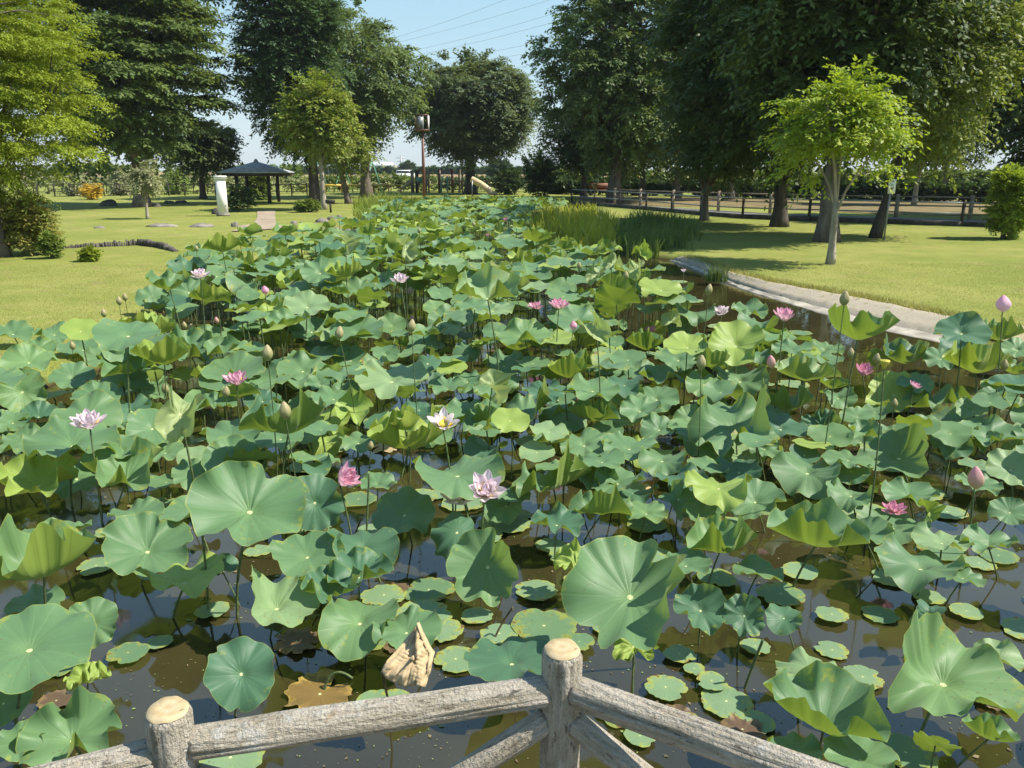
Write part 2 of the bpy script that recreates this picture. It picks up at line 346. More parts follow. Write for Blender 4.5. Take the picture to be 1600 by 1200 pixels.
# sloping bank on the right: pale concrete lip at the water, gravelled apron above
def resample(P,n):
    P=[Vector(p) for p in P]; d=[0]
    for a,b in zip(P,P[1:]): d.append(d[-1]+(b-a).length)
    out=[]
    for k in range(n):
        s=d[-1]*k/(n-1); i=max(j for j in range(len(d)-1) if d[j]<=s+1e-9); f=(s-d[i])/max(d[i+1]-d[i],1e-9)
        out.append(P[i].lerp(P[i+1],min(f,1)))
    return out
NS=150; ri=resample(inner,NS); ro=resample(outer,NS)
def strip(name,f0,f1,mat,lip=0,skirt=False):
    V=[];Q=[];m=7
    for k in range(NS):
        a,b=ri[k],ro[k]
        for j in range(m):
            f=f0+(f1-f0)*j/(m-1); p=a.lerp(b,f); p.z=LAWN*f*1.06+lip+.012*noise.noise((p.x*3,p.y*3,1+f0))
            if j==0: p=a.lerp(b,f0-.06); p.z=-.16
            if j==m-1 and skirt: p=a.lerp(b,f1+.03); p.z=LAWN-.1
            p.x+=.03*noise.noise((k*.4,j*.5,f0*9)); p.y+=.03*noise.noise((k*.4,j*.5,5+f0*9))
            V.append(tuple(p))
    for k in range(NS-1):
        for j in range(m-1): Q.append((k*m+j,k*m+j+1,(k+1)*m+j+1,(k+1)*m+j))
    return tag(link(name,np_mesh(name,V,Q,True),mat),kind='structure')
nt=NT('gravel'); geo=nt.n('ShaderNodeNewGeometry'); vo=nt.n('ShaderNodeTexVoronoi',{'Vector':(geo,0),'Scale':48.0}); no=nt.noise((geo,0),1.5,5,.7)
c=nt.ramp((vo,'Color'),[(0,(.31,.265,.195)),(1,(.42,.365,.28))]); c=nt.mix(nt.math('MULTIPLY',(no,0),.5),c,(.26,.23,.17))
gr=nt.n('ShaderNodeMapRange',{'Value':(nt.noise((geo,0),6,5,.7),0),'From Min':.56,'From Max':.66}); c=nt.mix(nt.math('MULTIPLY',(gr,0),.7),c,(.16,.17,.05))
bp=nt.n('ShaderNodeBump',{'Strength':.45,'Distance':.02,'Height':(nt.noise((geo,0),30,5,.75),0)}); M['gravel']=nt.surf(pbr(nt,c,.95,bp,.15))
M['lip']=simple('pale_concrete',(.42,.375,.30),.9,.25,3.5,.5,.2)
strip('bank_apron',.20,1.06,M['gravel'],.012,True)
strip('concrete_lip',-.02,.24,M['lip'],.0)
# paths
def sheet(name,pts,mat,z,kind='structure',res=.5):
    poly=np.array([(p[0],p[1]) for p in pts]); lo=poly.min(0); hi=poly.max(0)
    xs=np.arange(lo[0],hi[0]+res,res); ys=np.arange(lo[1],hi[1]+res,res)
    V=[tuple((*p,0)) for p in poly]; cx,cy=poly.mean(0); V.append((cx,cy,0)); n=len(poly)
    V=np.array(V); V[:,2]=lawn_z(V[:,0],V[:,1])+z
    T=[(i,(i+1)%n,n) for i in range(n)]
    a=sum(poly[i][0]*poly[(i+1)%n][1]-poly[(i+1)%n][0]*poly[i][1] for i in range(n))
    if a<0: T=[(t[1],t[0],t[2]) for t in T]
    return tag(link(name,np_mesh(name,V,None,False,None,T),mat),kind=kind)
M['path2']=simple('sandy_earth',(.36,.30,.18),.95,.25,2.5,.5,.1); M['path']=simple('sandy_path',(.36,.29,.21),.95,.15,1.5,.4,.1); M['asphalt']=simple('grey_path',(.17,.165,.165),.9,.15,2,.4,.15)
G=lambda x,y:at_z(x,y,LAWN)
sheet('sandy_path',[G(402,330),G(430,330),G(430,338),G(432,353),G(395,353),G(402,340)],M['path'],.03)
sheet('cross_path',[G(372,358),G(372,353),G(395,351),G(455,352),G(462,355),G(440,357),G(400,359.5),G(360,362)],M['path'],.035)
sheet('bare_earth',[G(1490,500),G(1560,508),G(1660,516),G(1660,548),G(1560,534),G(1496,522)],M['path2'],.02)
M['dry_ground']=simple('dry_ground',(.21,.165,.08),.95,.2,1.2,.5,.1)
sheet('dry_ground',[at_z(x,y,LAWN) for x,y in [(900,315),(1030,322),(1300,331),(1420,335),(1700,340),(1700,318),(1400,312),(1100,309),(900,307)]],M['dry_ground'],.015)
# grass blades on the lawns
def blades(name,pts,hh,ww,mat,lean=.5,seg=1,kind='stuff',curl=.6,label=None,hs=None):
    n=len(pts); pts=np.asarray(pts); h=hh*RNG.uniform(.55,1.25,n)*(1 if hs is None else hs); w=ww*RNG.uniform(.7,1.3,n)
    az=RNG.uniform(0,2*PI,n); lz=RNG.uniform(0,2*PI,n); ln=np.abs(RNG.normal(0,lean,n))*h
    dx=np.cos(lz)*ln; dy=np.sin(lz)*ln; ax=np.cos(az)*w/2; ay=np.sin(az)*w/2
    if seg==1:
        V=np.stack([pts+np.c_[-ax,-ay,np.zeros(n)-.01],pts+np.c_[ax,ay,np.zeros(n)-.01],pts+np.c_[dx,dy,h]],1).reshape(-1,3)
        T=np.arange(3*n).reshape(-1,3); me=np_mesh(name,V,None,False,None,T)
    else:
        rows=[]
        for k in range(seg+1):
            f=k/seg; g=(1-f**2.2)*1.0+.04; bend=f**(1+curl*2)
            c=pts+np.c_[dx*bend,dy*bend,h*(f-.18*curl*f**4)]
            rows+= [c+np.c_[-ax*g,-ay*g,np.zeros(n)],c+np.c_[ax*g,ay*g,np.zeros(n)]]
        V=np.stack(rows,1).reshape(-1,3); m=2*(seg+1); base=np.arange(n)*m
        Q=np.concatenate([np.stack([base+2*k,base+2*k+1,base+2*k+3,base+2*k+2],1) for k in range(seg)])
        me=np_mesh(name,V,Q)
    return tag(link(name,me,mat),label,None,None,kind)
M['grass']=leafmat('lawn_grass',(.17,.215,.038),(.40,.375,.10),.25,.6,.8,(.50,.44,.20))
def lawn_points(n,tmax):
    out=[]
    while sum(len(o) for o in out)<n:
        m=60000; px=RNG.uniform(-40,1640,m); u=RNG.uniform(0,1,m)
        d=5+(tmax-5)*u**1.0; x=(px-800)/FOC*d; p=np.c_[x,d]
        p=p[sdist(p,POND)>.08]; out.append(p)
    p=np.concatenate(out)[:n]; return np.c_[p,lawn_z(p[:,0],p[:,1])]
blades('lawn_grass',lawn_points(36000,18),.024,.008,M['grass'],1.1,kind='stuff')
# tufts hanging over the apron's upper edge
e=np.array([tuple(ro[i]) for i in range(NS)]); ii=RNG.integers(0,NS,5000); ep=e[ii]+np.c_[RNG.normal(0,.09,(5000,2)),np.zeros(5000)]; ep[:,2]=LAWN-.01
outw=np.array([ (ro[i]-ri[i]).normalized()[:2] for i in range(NS)])[ii]; ep[:,:2]+=outw*.10
blades('bank_edge_grass',ep,.08,.012,M['grass'],.7,kind='stuff')
# ------------------------------------------------------------------ iris and reeds
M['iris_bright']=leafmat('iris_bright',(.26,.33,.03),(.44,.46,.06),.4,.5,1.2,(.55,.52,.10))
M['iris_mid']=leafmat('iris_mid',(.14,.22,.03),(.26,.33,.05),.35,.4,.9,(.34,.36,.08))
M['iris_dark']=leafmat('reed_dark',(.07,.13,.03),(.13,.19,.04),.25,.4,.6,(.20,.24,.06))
def clumped(poly,nc,per,spread,z):
    c=scatter_in(poly,nc); hc=RNG.uniform(.65,1.15,nc); i=np.repeat(np.arange(nc),per)
    p=c[i]+RNG.normal(0,spread,(nc*per,2)); return np.c_[p,np.full(len(p),z)],hc[i]
def scatter_in(poly,n):
    poly=np.asarray(poly); lo=poly.min(0); hi=poly.max(0); out=np.zeros((0,2))
    while len(out)<n:
        p=RNG.uniform(lo,hi,(n*3,2)); out=np.r_[out,p[sdist(p,poly)<0]]
    return out[:n]
IRIS=[v2(at_z(x,y,0)) for x,y in [(828,388),(905,397),(968,394),(972,372),(950,350),(925,338),(880,338),(822,352)]]
REED=[v2(at_z(x,y,0)) for x,y in [(972,396),(1010,404),(1050,402),(1072,394),(1082,376),(1066,358),(1000,350),(975,362)]]
IRISL=[v2(at_z(x,y,.1)) for x,y in [(555,342),(572,345),(610,340),(640,324),(620,318),(575,320),(556,328)]]
p,hs_=clumped(IRIS,150,13,.10,-.05); blades('iris_leaves',p,.80,.055,M['iris_bright'],.34,5,'stuff',hs=hs_,label='bright yellow-green iris leaves standing in the pond')
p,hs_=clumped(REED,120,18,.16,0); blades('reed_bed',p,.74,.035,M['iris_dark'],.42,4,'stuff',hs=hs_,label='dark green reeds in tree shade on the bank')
p,hs_=clumped(IRISL,110,15,.14,0); blades('bank_iris_leaves',p,.85,.05,M['iris_mid'],.4,4,'stuff',hs=hs_,label='iris leaves on the left bank at the far end')
FAR=[v2(at_z(x,y,.1)) for x,y in [(600,313),(900,314),(905,318),(880,322),(600,320)]]
p=scatter_in(FAR,5200); blades('far_iris_leaves',np.c_[p,np.zeros(len(p))],.5,.035,M['iris_mid'],.25,3,'stuff',label='pale iris leaves edging the far end of the pond')
t=at_z(1120,438,LAWN*.6); p=np.c_[RNG.normal(t.x,.10,160),RNG.normal(t.y,.07,160),np.full(160,.06)]
tag(blades('grass_tuft',p,.34,.016,M['iris_dark'],.4,3,None),'dark grass tuft growing on the gravel bank edge','grass tuft')
# ------------------------------------------------------------------ trees
M['bark']=barkmat('grey_bark',(.075,.06,.045),(.19,.16,.125)); M['bark_pale']=barkmat('pale_bark',(.20,.17,.13),(.42,.37,.30)); M['bark_dark']=barkmat('dark_bark',(.04,.032,.026),(.10,.085,.07))
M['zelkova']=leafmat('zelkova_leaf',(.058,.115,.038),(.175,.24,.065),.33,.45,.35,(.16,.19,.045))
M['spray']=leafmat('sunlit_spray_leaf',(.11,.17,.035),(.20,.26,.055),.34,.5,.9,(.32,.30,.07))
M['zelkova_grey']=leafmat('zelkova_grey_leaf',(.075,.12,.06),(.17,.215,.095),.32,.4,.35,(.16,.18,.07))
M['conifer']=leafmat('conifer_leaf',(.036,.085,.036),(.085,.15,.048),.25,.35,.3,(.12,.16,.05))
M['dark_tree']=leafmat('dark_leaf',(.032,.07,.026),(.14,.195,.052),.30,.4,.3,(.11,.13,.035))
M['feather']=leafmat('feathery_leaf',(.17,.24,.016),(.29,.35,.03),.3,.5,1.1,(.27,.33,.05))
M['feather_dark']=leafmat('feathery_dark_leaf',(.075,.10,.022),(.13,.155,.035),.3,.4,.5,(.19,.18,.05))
M['bright']=leafmat('young_zelkova_leaf',(.17,.29,.022),(.30,.40,.04),.38,.45,.8,(.36,.33,.06))
M['golden']=leafmat('golden_tip_leaf',(.115,.195,.03),(.215,.30,.05),.34,.4,.6,(.42,.30,.06))
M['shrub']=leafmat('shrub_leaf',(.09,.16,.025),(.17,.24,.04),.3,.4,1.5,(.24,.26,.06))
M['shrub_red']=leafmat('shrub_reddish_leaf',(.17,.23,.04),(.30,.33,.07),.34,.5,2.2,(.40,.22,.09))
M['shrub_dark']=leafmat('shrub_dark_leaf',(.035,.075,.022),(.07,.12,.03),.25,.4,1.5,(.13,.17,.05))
M['shrub_pale']=leafmat('shrub_pale_leaf',(.16,.20,.07),(.27,.29,.12),.3,.5,1.5,(.45,.42,.28))
M['yellow_bloom']=leafmat('yellow_bloom',(.40,.26,.02),(.62,.42,.03),.25,.4,2,(.65,.5,.06))
def sprays(C,A,nt_,nl,L,ls,lw,droop,rng,flat=.25,up=.9):
    """leaf quads along twigs: C clump centres, A outward directions, nt_ twigs a clump, nl leaves a twig"""
    n=len(C); m=n*nt_
    c=np.repeat(C,nt_,0); a=np.repeat(A,nt_,0)
    th=rng.normal(0,1.15,m); ca,sa=np.cos(th),np.sin(th)
    d=np.c_[a[:,0]*ca-a[:,1]*sa,a[:,0]*sa+a[:,1]*ca,a[:,2]*.55+rng.normal(.08,flat,m)]
    d/=np.linalg.norm(d,axis=1)[:,None]
    ln=L*rng.uniform(.5,1.25,m)
    k=(np.arange(nl)+.5)/nl
    s=np.repeat(ln,nl)*np.tile(k,m); f=np.tile(k,m)
    D=np.repeat(d,nl,0); pos=np.repeat(c,nl,0)+D*s[:,None]; pos[:,2]-=droop*f**2*np.repeat(ln,nl)
    pos+=rng.normal(0,.02*L,pos.shape)
    side=np.where(np.tile(np.arange(nl),m)%2==0,1,-1)
    T=D.copy(); T[:,2]-=2*droop*f*.8; T/=np.linalg.norm(T,axis=1)[:,None]
    N=np.c_[rng.normal(0,.42,len(T)),rng.normal(0,.42,len(T)),np.full(len(T),up)]
    N-=T*(N*T).sum(1)[:,None]; N/=np.linalg.norm(N,axis=1)[:,None]
    B=np.cross(N,T)*side[:,None]
    ax=T*.62+B*.78+rng.normal(0,.22,T.shape); ax[:,2]-=.25; ax/=np.linalg.norm(ax,axis=1)[:,None]
    bx=np.cross(N,ax); bx/=np.maximum(np.linalg.norm(bx,axis=1)[:,None],1e-6)
    l=ls*rng.uniform(.65,1.25,len(T))[:,None]; w=l*lw
    return np.stack([pos,pos+ax*l*.45+bx*w*.5,pos+ax*l,pos+ax*l*.45-bx*w*.5],1).reshape(-1,3)
def make_tree(name,label,base,box,leaf,bark,cat='tree',trunk_r=.2,fork=.5,n_cl=240,nt_=7,nl=12,L=.9,ls=.2,lw=.5,droop=.35,seed=1,group=None,layers=0,inner=.35,lean=0,flat=.25,shape=1.0,limbs=9,ydep=None,px=None,gap=0.0,zmin=.25):
    rng=np.random.default_rng(seed); rnd=random.Random(seed)
    b=at_z(base[0],base[1],LAWN); b.z=float(lawn_z(b.x,b.y)); t=depth_of(b)
    x0=at_t(box[0],base[1],t).x; x1=at_t(box[2],base[1],t).x
    z1=at_t(800,box[1],t).z; z0=at_t(800,box[3],t).z
    root=thing(name,label,cat,b,0,group)
    cx=(x0+x1)/2-b.x; rx=(x1-x0)/2; ry=ydep or rx*.95; zc=(z0+z1)/2-b.z; rz=(z1-z0)/2
    # clump centres in the crown's volume: most near the surface, profile fuller below (shape>1) or even
    pts=[];out=[]
    while len(pts)<n_cl:
        u=rng.normal(0,1,3); u/=np.linalg.norm(u)
        r=(1-inner*rng.random()**1.6) if rng.random()<.8 else rng.random()**.5*.75
        p=u*r
        if shape!=1.0:
            wz=(p[2]+1)/2; k=(1-wz)**(shape-1) if shape>1 else 1; p[0]*=k; p[1]*=k
        bump=1+.30*noise.noise((u[0]*2+seed,u[1]*2,u[2]*2))+.12*noise.noise((u[0]*5,u[1]*5+seed,u[2]*5))
        q=np.array([cx+p[0]*rx*bump,p[1]*ry*bump,zc+p[2]*rz*(.5+.5*bump)])
        if layers:
            lz=(q[2]-(zc-rz))/(2*rz)*layers; q[2]=(zc-rz)+(round(lz)+.15*rng.normal())/layers*2*rz
        if gap and noise.noise((q[0]*.55+seed*3,q[1]*.55,q[2]*.75))>gap: continue
        if q[2]<zmin: continue
        pts.append(q); o=np.array([q[0]-cx*.6,q[1],(q[2]-zc)*.6]); out.append(o/max(np.linalg.norm(o),.01))
    C=np.array(pts);A=np.array(out); A[:,2]=np.clip(A[:,2],-.5,.8)
    V=sprays(C-A*L*.5,A,nt_,nl,L,ls,lw,droop,rng,flat)
    link('crown',np_mesh('crown',V,np.arange(len(V)).reshape(-1,4)),leaf,root)
    mb=MB(); H=max(.4,(zc-rz)*fork+rz*.25) if fork<=1 else fork
    n=7; tp=[]; 
    for i in range(n):
        f=i/(n-1); tp.append((lean*f*H+.03*rnd.uniform(-1,1)*f*H*.3,.02*rnd.uniform(-1,1)*H,f*H-.08*(i==0)))
    tr=[trunk_r*(1.45 if i==0 else 1.12 if i==1 else 1-.30*i/(n-1)) for i in range(n)]
    mb.tube(tp,tr,12,True,.14)
    top=Vector(tp[-1]); order=list(range(len(C))); rnd.shuffle(order); mains=[]
    for k in range(limbs):
        a=2*PI*(k+rnd.uniform(-.3,.3))/limbs; f=rnd.uniform(.35,.78)
        e=Vector((cx+math.cos(a)*rx*f,math.sin(a)*ry*f,zc+rz*rnd.uniform(-.35,.75)))
        if k==0: e=Vector((cx*.8,0,zc+rz*.86))
        s=top-Vector((0,0,rnd.uniform(0,.25)*H)); mid=s.lerp(e,.45)+Vector((0,0,(e-s).length*.10))
        pl=[s,s.lerp(mid,.5)+Vector((0,0,.06*(e-s).length)),mid,mid.lerp(e,.5),e]; r0=trunk_r*rnd.uniform(.34,.5)
        mb.tube(pl,[r0,r0*.8,r0*.6,r0*.4,r0*.12],7,False,.1); mains.append(pl)
    for i in order[:min(len(order),110)]:
        c=Vector(C[i]-A[i]*L*.4); best=None
        for pl in mains:
            for j in (1,2,3):
                d=(pl[j]-c).length+ (0.8 if pl[j].z>c.z+.4 else 0)
                if best is None or d<best[0]: best=(d,pl[j])
        s=best[1]; m_=s.lerp(c,.55)+Vector((0,0,.08*best[0])); r0=min(trunk_r*.16,.05)
        mb.tube([s,m_,c],[r0,r0*.65,r0*.25],5,False)
    mb.build('trunk',bark,root,True)
    return root
Z=M['zelkova']
make_tree('feathery_tree','bright yellow-green feathery tree at the left edge, branches in soft layers',(4,401),(-200,-70,178,312),M['feather'],M['bark'],trunk_r=.16,n_cl=1100,nt_=10,nl=18,L=.6,ls=.085,lw=.36,droop=.3,seed=3,layers=10,inner=.5,flat=.16,shape=1.0)
make_tree('broad_tree','broad dark layered tree behind the thin sapling and boulders on the left lawn',(222,323),(36,-110,372,258),Z,M['bark'],trunk_r=.42,n_cl=980,nt_=11,nl=15,L=1.5,ls=.27,droop=.26,seed=5,layers=11,flat=.11,inner=.5)
make_tree('low_dark_tree','small dark spreading tree behind the white pillar',(318,311),(268,188,378,262),M['dark_tree'],M['bark_dark'],trunk_r=.24,n_cl=240,nt_=8,nl=13,L=1.1,ls=.27,seed=6,layers=4)
make_tree('tall_conifer','tall dense conifer beside the pavilion, tallest crown left of the sky gap',(493,319),(376,-150,565,240),M['conifer'],M['bark_dark'],trunk_r=.34,n_cl=800,nt_=9,nl=15,L=1.05,ls=.23,lw=.42,droop=.2,seed=7,shape=1.35,layers=0,limbs=14)
make_tree('arching_tree','zelkova with a thick vase-shaped trunk and arching sprays beside the iris clump',(573,309),(425,15,668,235),Z,M['bark'],trunk_r=.42,fork=.75,n_cl=560,nt_=9,nl=15,L=1.35,ls=.26,droop=.5,seed=8,gap=.45)
make_tree('golden_tree','slim tree with golden-orange shoot tips in front of the tall conifer',(506,328),(446,120,568,242),M['golden'],M['bark_pale'],trunk_r=.15,fork=.85,n_cl=300,nt_=8,nl=14,L=1.0,ls=.19,lw=.55,droop=.25,seed=9,gap=.22,inner=.6,flat=.4)
make_tree('leaning_tree','small leaning tree with a pale trunk base between golden tree and zelkova',(545,318),(500,195,592,272),M['golden'],M['bark'],trunk_r=.2,lean=-.2,fork=.9,n_cl=90,nt_=7,nl=12,L=.9,ls=.19,seed=10)
make_tree('rounded_tree','rounded grey-green tree standing alone at the pond end behind the playground lamp',(735,303),(640,92,838,250),M['zelkova_grey'],M['bark_dark'],trunk_r=.5,n_cl=760,nt_=9,nl=14,L=1.5,ls=.30,droop=.3,seed=11,layers=14,flat=.2,fork=.6)
make_tree('open_tree','very large zelkova with many upright limbs right of the sky gap',(960,317),(846,-50,1105,262),Z,M['bark'],trunk_r=.46,n_cl=800,nt_=9,nl=15,L=1.3,ls=.26,droop=.4,seed=12,gap=.42,limbs=16,fork=.9)
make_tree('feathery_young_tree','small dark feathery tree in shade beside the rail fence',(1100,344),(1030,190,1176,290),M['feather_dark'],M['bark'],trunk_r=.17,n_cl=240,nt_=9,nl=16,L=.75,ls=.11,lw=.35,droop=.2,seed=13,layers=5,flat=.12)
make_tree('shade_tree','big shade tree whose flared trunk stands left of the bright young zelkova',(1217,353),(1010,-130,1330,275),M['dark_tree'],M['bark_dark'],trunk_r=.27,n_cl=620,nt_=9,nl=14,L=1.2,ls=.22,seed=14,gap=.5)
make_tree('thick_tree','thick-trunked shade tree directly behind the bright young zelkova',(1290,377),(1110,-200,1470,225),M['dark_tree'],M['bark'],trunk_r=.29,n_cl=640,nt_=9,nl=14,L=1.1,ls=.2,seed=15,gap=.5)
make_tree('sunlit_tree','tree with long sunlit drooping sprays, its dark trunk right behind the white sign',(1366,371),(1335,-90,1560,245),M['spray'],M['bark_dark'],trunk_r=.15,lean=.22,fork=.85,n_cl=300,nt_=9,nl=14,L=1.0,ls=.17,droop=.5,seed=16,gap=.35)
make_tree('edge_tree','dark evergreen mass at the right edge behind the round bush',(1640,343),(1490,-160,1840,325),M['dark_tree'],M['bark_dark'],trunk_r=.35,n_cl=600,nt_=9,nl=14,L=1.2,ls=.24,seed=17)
make_tree('young_zelkova','bright yellow-green young zelkova with forked pale trunk on the right lawn',(1297,413),(1192,112,1402,290),M['bright'],M['bark_pale'],trunk_r=.085,fork=.62,n_cl=250,nt_=6,nl=14,L=.66,ls=.115,lw=.5,droop=.3,seed=18,layers=7,limbs=5,inner=.7,flat=.26,gap=.22)
bt=[('shaded background tree with a slim straight trunk right of the large zelkova',(1003,311),(905,90,1090,265),.22),('second slim background tree right of the large zelkova',(1056,313),(985,70,1150,262),.3),
 ('background tree behind the small feathery tree',(1140,312),(1070,60,1230,262),.28),('pale-trunked background tree between sign and round bush',(1428,321),(1385,120,1500,255),.15),('dark background tree beside the parked white van',(1472,312),(1410,60,1560,262),.2),('background tree left of the wooden bench',(912,308),(845,160,960,272),.26)]
for i,(lb,bs,bx,r) in enumerate(bt):
    make_tree('background_tree',lb,bs,bx,M['dark_tree'],M['bark'] if i!=3 else M['bark_pale'],trunk_r=r,n_cl=190,nt_=8,nl=12,L=1.3,ls=.27,seed=30+i,group='background trees beyond the rail fence',limbs=6)
make_tree('sapling','thin staked sapling with pale drooping leaves on the left lawn',(231,342),(207,245,262,306),M['shrub_pale'],M['bark_pale'],trunk_r=.07,n_cl=60,nt_=6,nl=10,L=.4,ls=.12,seed=21,droop=.6,fork=.9)
# ------------------------------------------------------------------ shrubs
def shrub(label,base,box,leaf,seed,n_cl=90,L=.22,ls=.07,name='shrub',group=None,**k):
    a=dict(n_cl=n_cl,nt_=7,nl=9,L=L,ls=ls,seed=seed,trunk_r=.03,fork=.4,droop=.15,inner=.6,lw=.6,limbs=6,zmin=.03); a.update(k)
    return make_tree(name,label,base,box,leaf,M['bark_dark'],'shrub',group=group,**a)
shrub('leafy shrub with reddish tips beside the feathery tree trunk',(52,398),(2,298,97,398),M['shrub_red'],41,260)
shrub('bright green tall shrub against the trunk at the left edge',(18,392),(-10,285,32,385),M['feather'],42,70)
shrub('small leafy shrub right below the reddish shrub',(83,404),(64,362,98,406),M['shrub'],43,50,.16)
shrub('low bright weed plant in front of the sunken stone edging',(138,409),(124,384,156,412),M['feather'],44,50,.14)
shrub('bush with yellow flowers behind the feathery tree',(152,312),(128,285,168,314),M['yellow_bloom'],45,60,.35,.12)
shrub('dark clipped bush right behind the white pillar',(372,330),(352,286,400,333),M['shrub_dark'],46,100,.3,.11)
shrub('light green bush seen under the pavilion roof',(403,313),(382,268,425,316),M['shrub'],47,200,.5,.16)
shrub('low rounded bush on the lawn beside the golden-tipped tree',(480,332),(461,310,500,335),M['shrub'],48,200,.2,.08)
shrub('dark upright shrub at the pond end left of the large zelkova',(841,311),(812,240,872,310),M['shrub_dark'],49,150,.6,.17,droop=-.3)
shrub('dark low shrub beside the tube slide',(793,304),(768,258,820,305),M['shrub_dark'],50,120,.6,.18)
shrub('round sunlit bush on a short trunk at the right edge of the lawn',(1567,373),(1535,252,1612,366),M['bright'],51,420,.26,.09,trunk_r=.07,fork=.5)
for i,(b,bx) in enumerate([((120,306),(100,262,142,308)),((195,305),(172,262,215,307)),((278,304),(262,258,296,306))]):
    shrub(['weeping light green shrub beyond the left lawn behind the feathery tree','weeping light green shrub just left of the broad dark tree trunk','upright light green shrub between broad tree and low dark tree'][i],b,bx,M['shrub_pale'] if i!=2 else M['shrub'],60+i,90,.8,.2,droop=.8,group='light shrubs beyond the left lawn')
def hedge(label,a,b,h,dep,leaf,seed,name='hedge',ls=.2,dens=1.0):
    rng=np.random.default_rng(seed); a,b=at_z(*a,LAWN),at_z(*b,LAWN); L_=(b-a).length
    root=thing(name,label,'hedge',a.lerp(b,.5)); root.location.z=LAWN
    n=int(L_*9*max(1,h)*dens); f=rng.uniform(-.5,.5,n); d=(b-a)
    hh=h*(1+.25*np.array([noise.noise((x*L_*.35,seed,0)) for x in f]))
    u=rng.uniform(0,1,n)**.7; C=np.c_[d.x*f,d.y*f+rng.uniform(-dep,dep,n)*.5,u*hh]
    A=np.c_[rng.normal(0,1,n),rng.normal(-.4,.6,n),rng.uniform(0,.8,n)]; A/=np.linalg.norm(A,axis=1)[:,None]
    V=sprays(C,A,5,7,.45,ls,.6,.1,rng); link('foliage',np_mesh('foliage',V,np.arange(len(V)).reshape(-1,4)),leaf,root)
    mb=MB()
    for k in range(int(L_/1.2)+1):
        p=d*(k/(int(L_/1.2)+.01)-.5); mb.tube([(p.x,p.y,-.05),(p.x+.1,p.y,h*.6)],[.05,.03],5)
    mb.build('stems',M['bark_dark'],root)
hedge('hedge beyond the playground left of the rounded tree',(470,299.5),(690,299),1.5,1.6,M['shrub'],71,dens=2)
hedge('hedge beyond the playground right of the rounded tree',(690,298.5),(880,300),1.4,1.6,M['shrub_dark'],72,dens=2)
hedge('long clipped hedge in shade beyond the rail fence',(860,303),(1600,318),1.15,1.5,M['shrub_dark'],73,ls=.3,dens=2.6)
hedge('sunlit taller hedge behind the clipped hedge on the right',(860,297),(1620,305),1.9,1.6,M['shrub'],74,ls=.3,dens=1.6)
hedge('hedge along the fence behind the left lawn',(-40,303),(480,302),1.35,1.4,M['shrub_pale'],75)
hedge('tall screen of bushes far behind the left lawn',(-60,291),(470,289),2.6,2.5,M['shrub'],77,'hedge',.35)
hedge('dark tree line on the far horizon behind the fields',(420,276.5),(1000,276.5),2.6,4,M['conifer'],76,'distant_hedge',.8)
# ------------------------------------------------------------------ park furniture
M['white_paint']=simple('white_paint',(.86,.85,.80),.6,.05,3,.1); M['roof']=simple('grey_roof',(.48,.51,.54),.6,.12,4,.2); M['dark_wood']=simple('dark_wood',(.045,.036,.03),.8,.2,8,.3)
M['wood']=simple('weathered_wood',(.30,.24,.16),.85,.2,8,.4); M['grey_metal']=simple('grey_metal',(.30,.31,.31),.45,.08,10,.05,metal=.5); M['dark_metal']=simple('dark_metal',(.05,.045,.042),.6,.1,10,.1)
M['stone']=simple('grey_stone',(.25,.225,.19),.95,.25,3,.8,.15); M['stone_dark']=simple('dark_stone',(.11,.10,.088),.95,.25,3,.8,.15)
# white pillar
b=G(349,337); t=depth_of(b); h=at_t(349,274,t).z-LAWN
r=thing('white_pillar','plain white square pillar with a capped top on the left lawn','pillar',b,R(30))
m=MB(); m.box((0,0,.04),(.52,.52,.10)); m.build('base',M['stone'],r)
m=MB(); m.box((0,0,.08+(h-.24)/2),(.40,.40,h-.24),taper=.94); m.build('shaft',M['white_paint'],r)
m=MB(); m.box((0,0,h-.12),(.47,.47,.09)); m.box((0,0,h-.045),(.53,.53,.06),taper=.9); m.build('cap',M['white_paint'],r)
m=MB(); m.box((.10,-.20,.45),(.03,.02,.05)); m.build('tap',M['dark_metal'],r)
# pavilion
b=G(405,317); t=depth_of(b); zz=lambda y:at_t(405,y,t).z-b.z; xx=lambda x:at_t(x,317,t).x-b.x
r=thing('pavilion','open pavilion with a low grey hipped roof on dark posts','pavilion',b)
hw=(xx(450)-xx(357))/2; ze=zz(269); zp=zz(252)
m=MB(); ov=hw; m.add([(-ov,-ov,ze),(ov,-ov,ze),(ov,ov,ze),(-ov,ov,ze),(0,0,zp),(-ov,-ov,ze-.05),(ov,-ov,ze-.05),(ov,ov,ze-.05),(-ov,ov,ze-.05)],
   [(5,8,7,6),(0,5,6,1),(1,6,7,2),(2,7,8,3),(3,8,5,0)],[(0,1,4),(1,2,4),(2,3,4),(3,0,4)]); m.build('roof',M['roof'],r)
m=MB()
for s in(-1,1): m.box((s*(ov-.3),0,ze-.15),(.12,2*ov-.72,.16)); m.box((0,s*(ov-.3),ze-.15),(2*ov-.48,.12,.16))
m.build('eave_beam',M['dark_wood'],r)
for sx in(-1,1):
    for sy in(-1,1):
        m=MB(); m.box((sx*hw*.52,sy*hw*.52,(ze-.1)/2),(.17,.17,ze-.1)); m.build('post',M['dark_wood'],r)
m=MB(); m.lathe([(.0,zp-.02),(.18,zp-.06),(.12,zp+.05),(.05,zp+.14),(0,zp+.16)],8); m.build('finial',M['roof'],r)
m=MB(); m.box((0,0,.42),(1.6,.4,.06)); 
for s in(-1,1): m.box((s*.65,0,.2),(.08,.35,.40))
m.build('bench',M['dark_wood'],r)
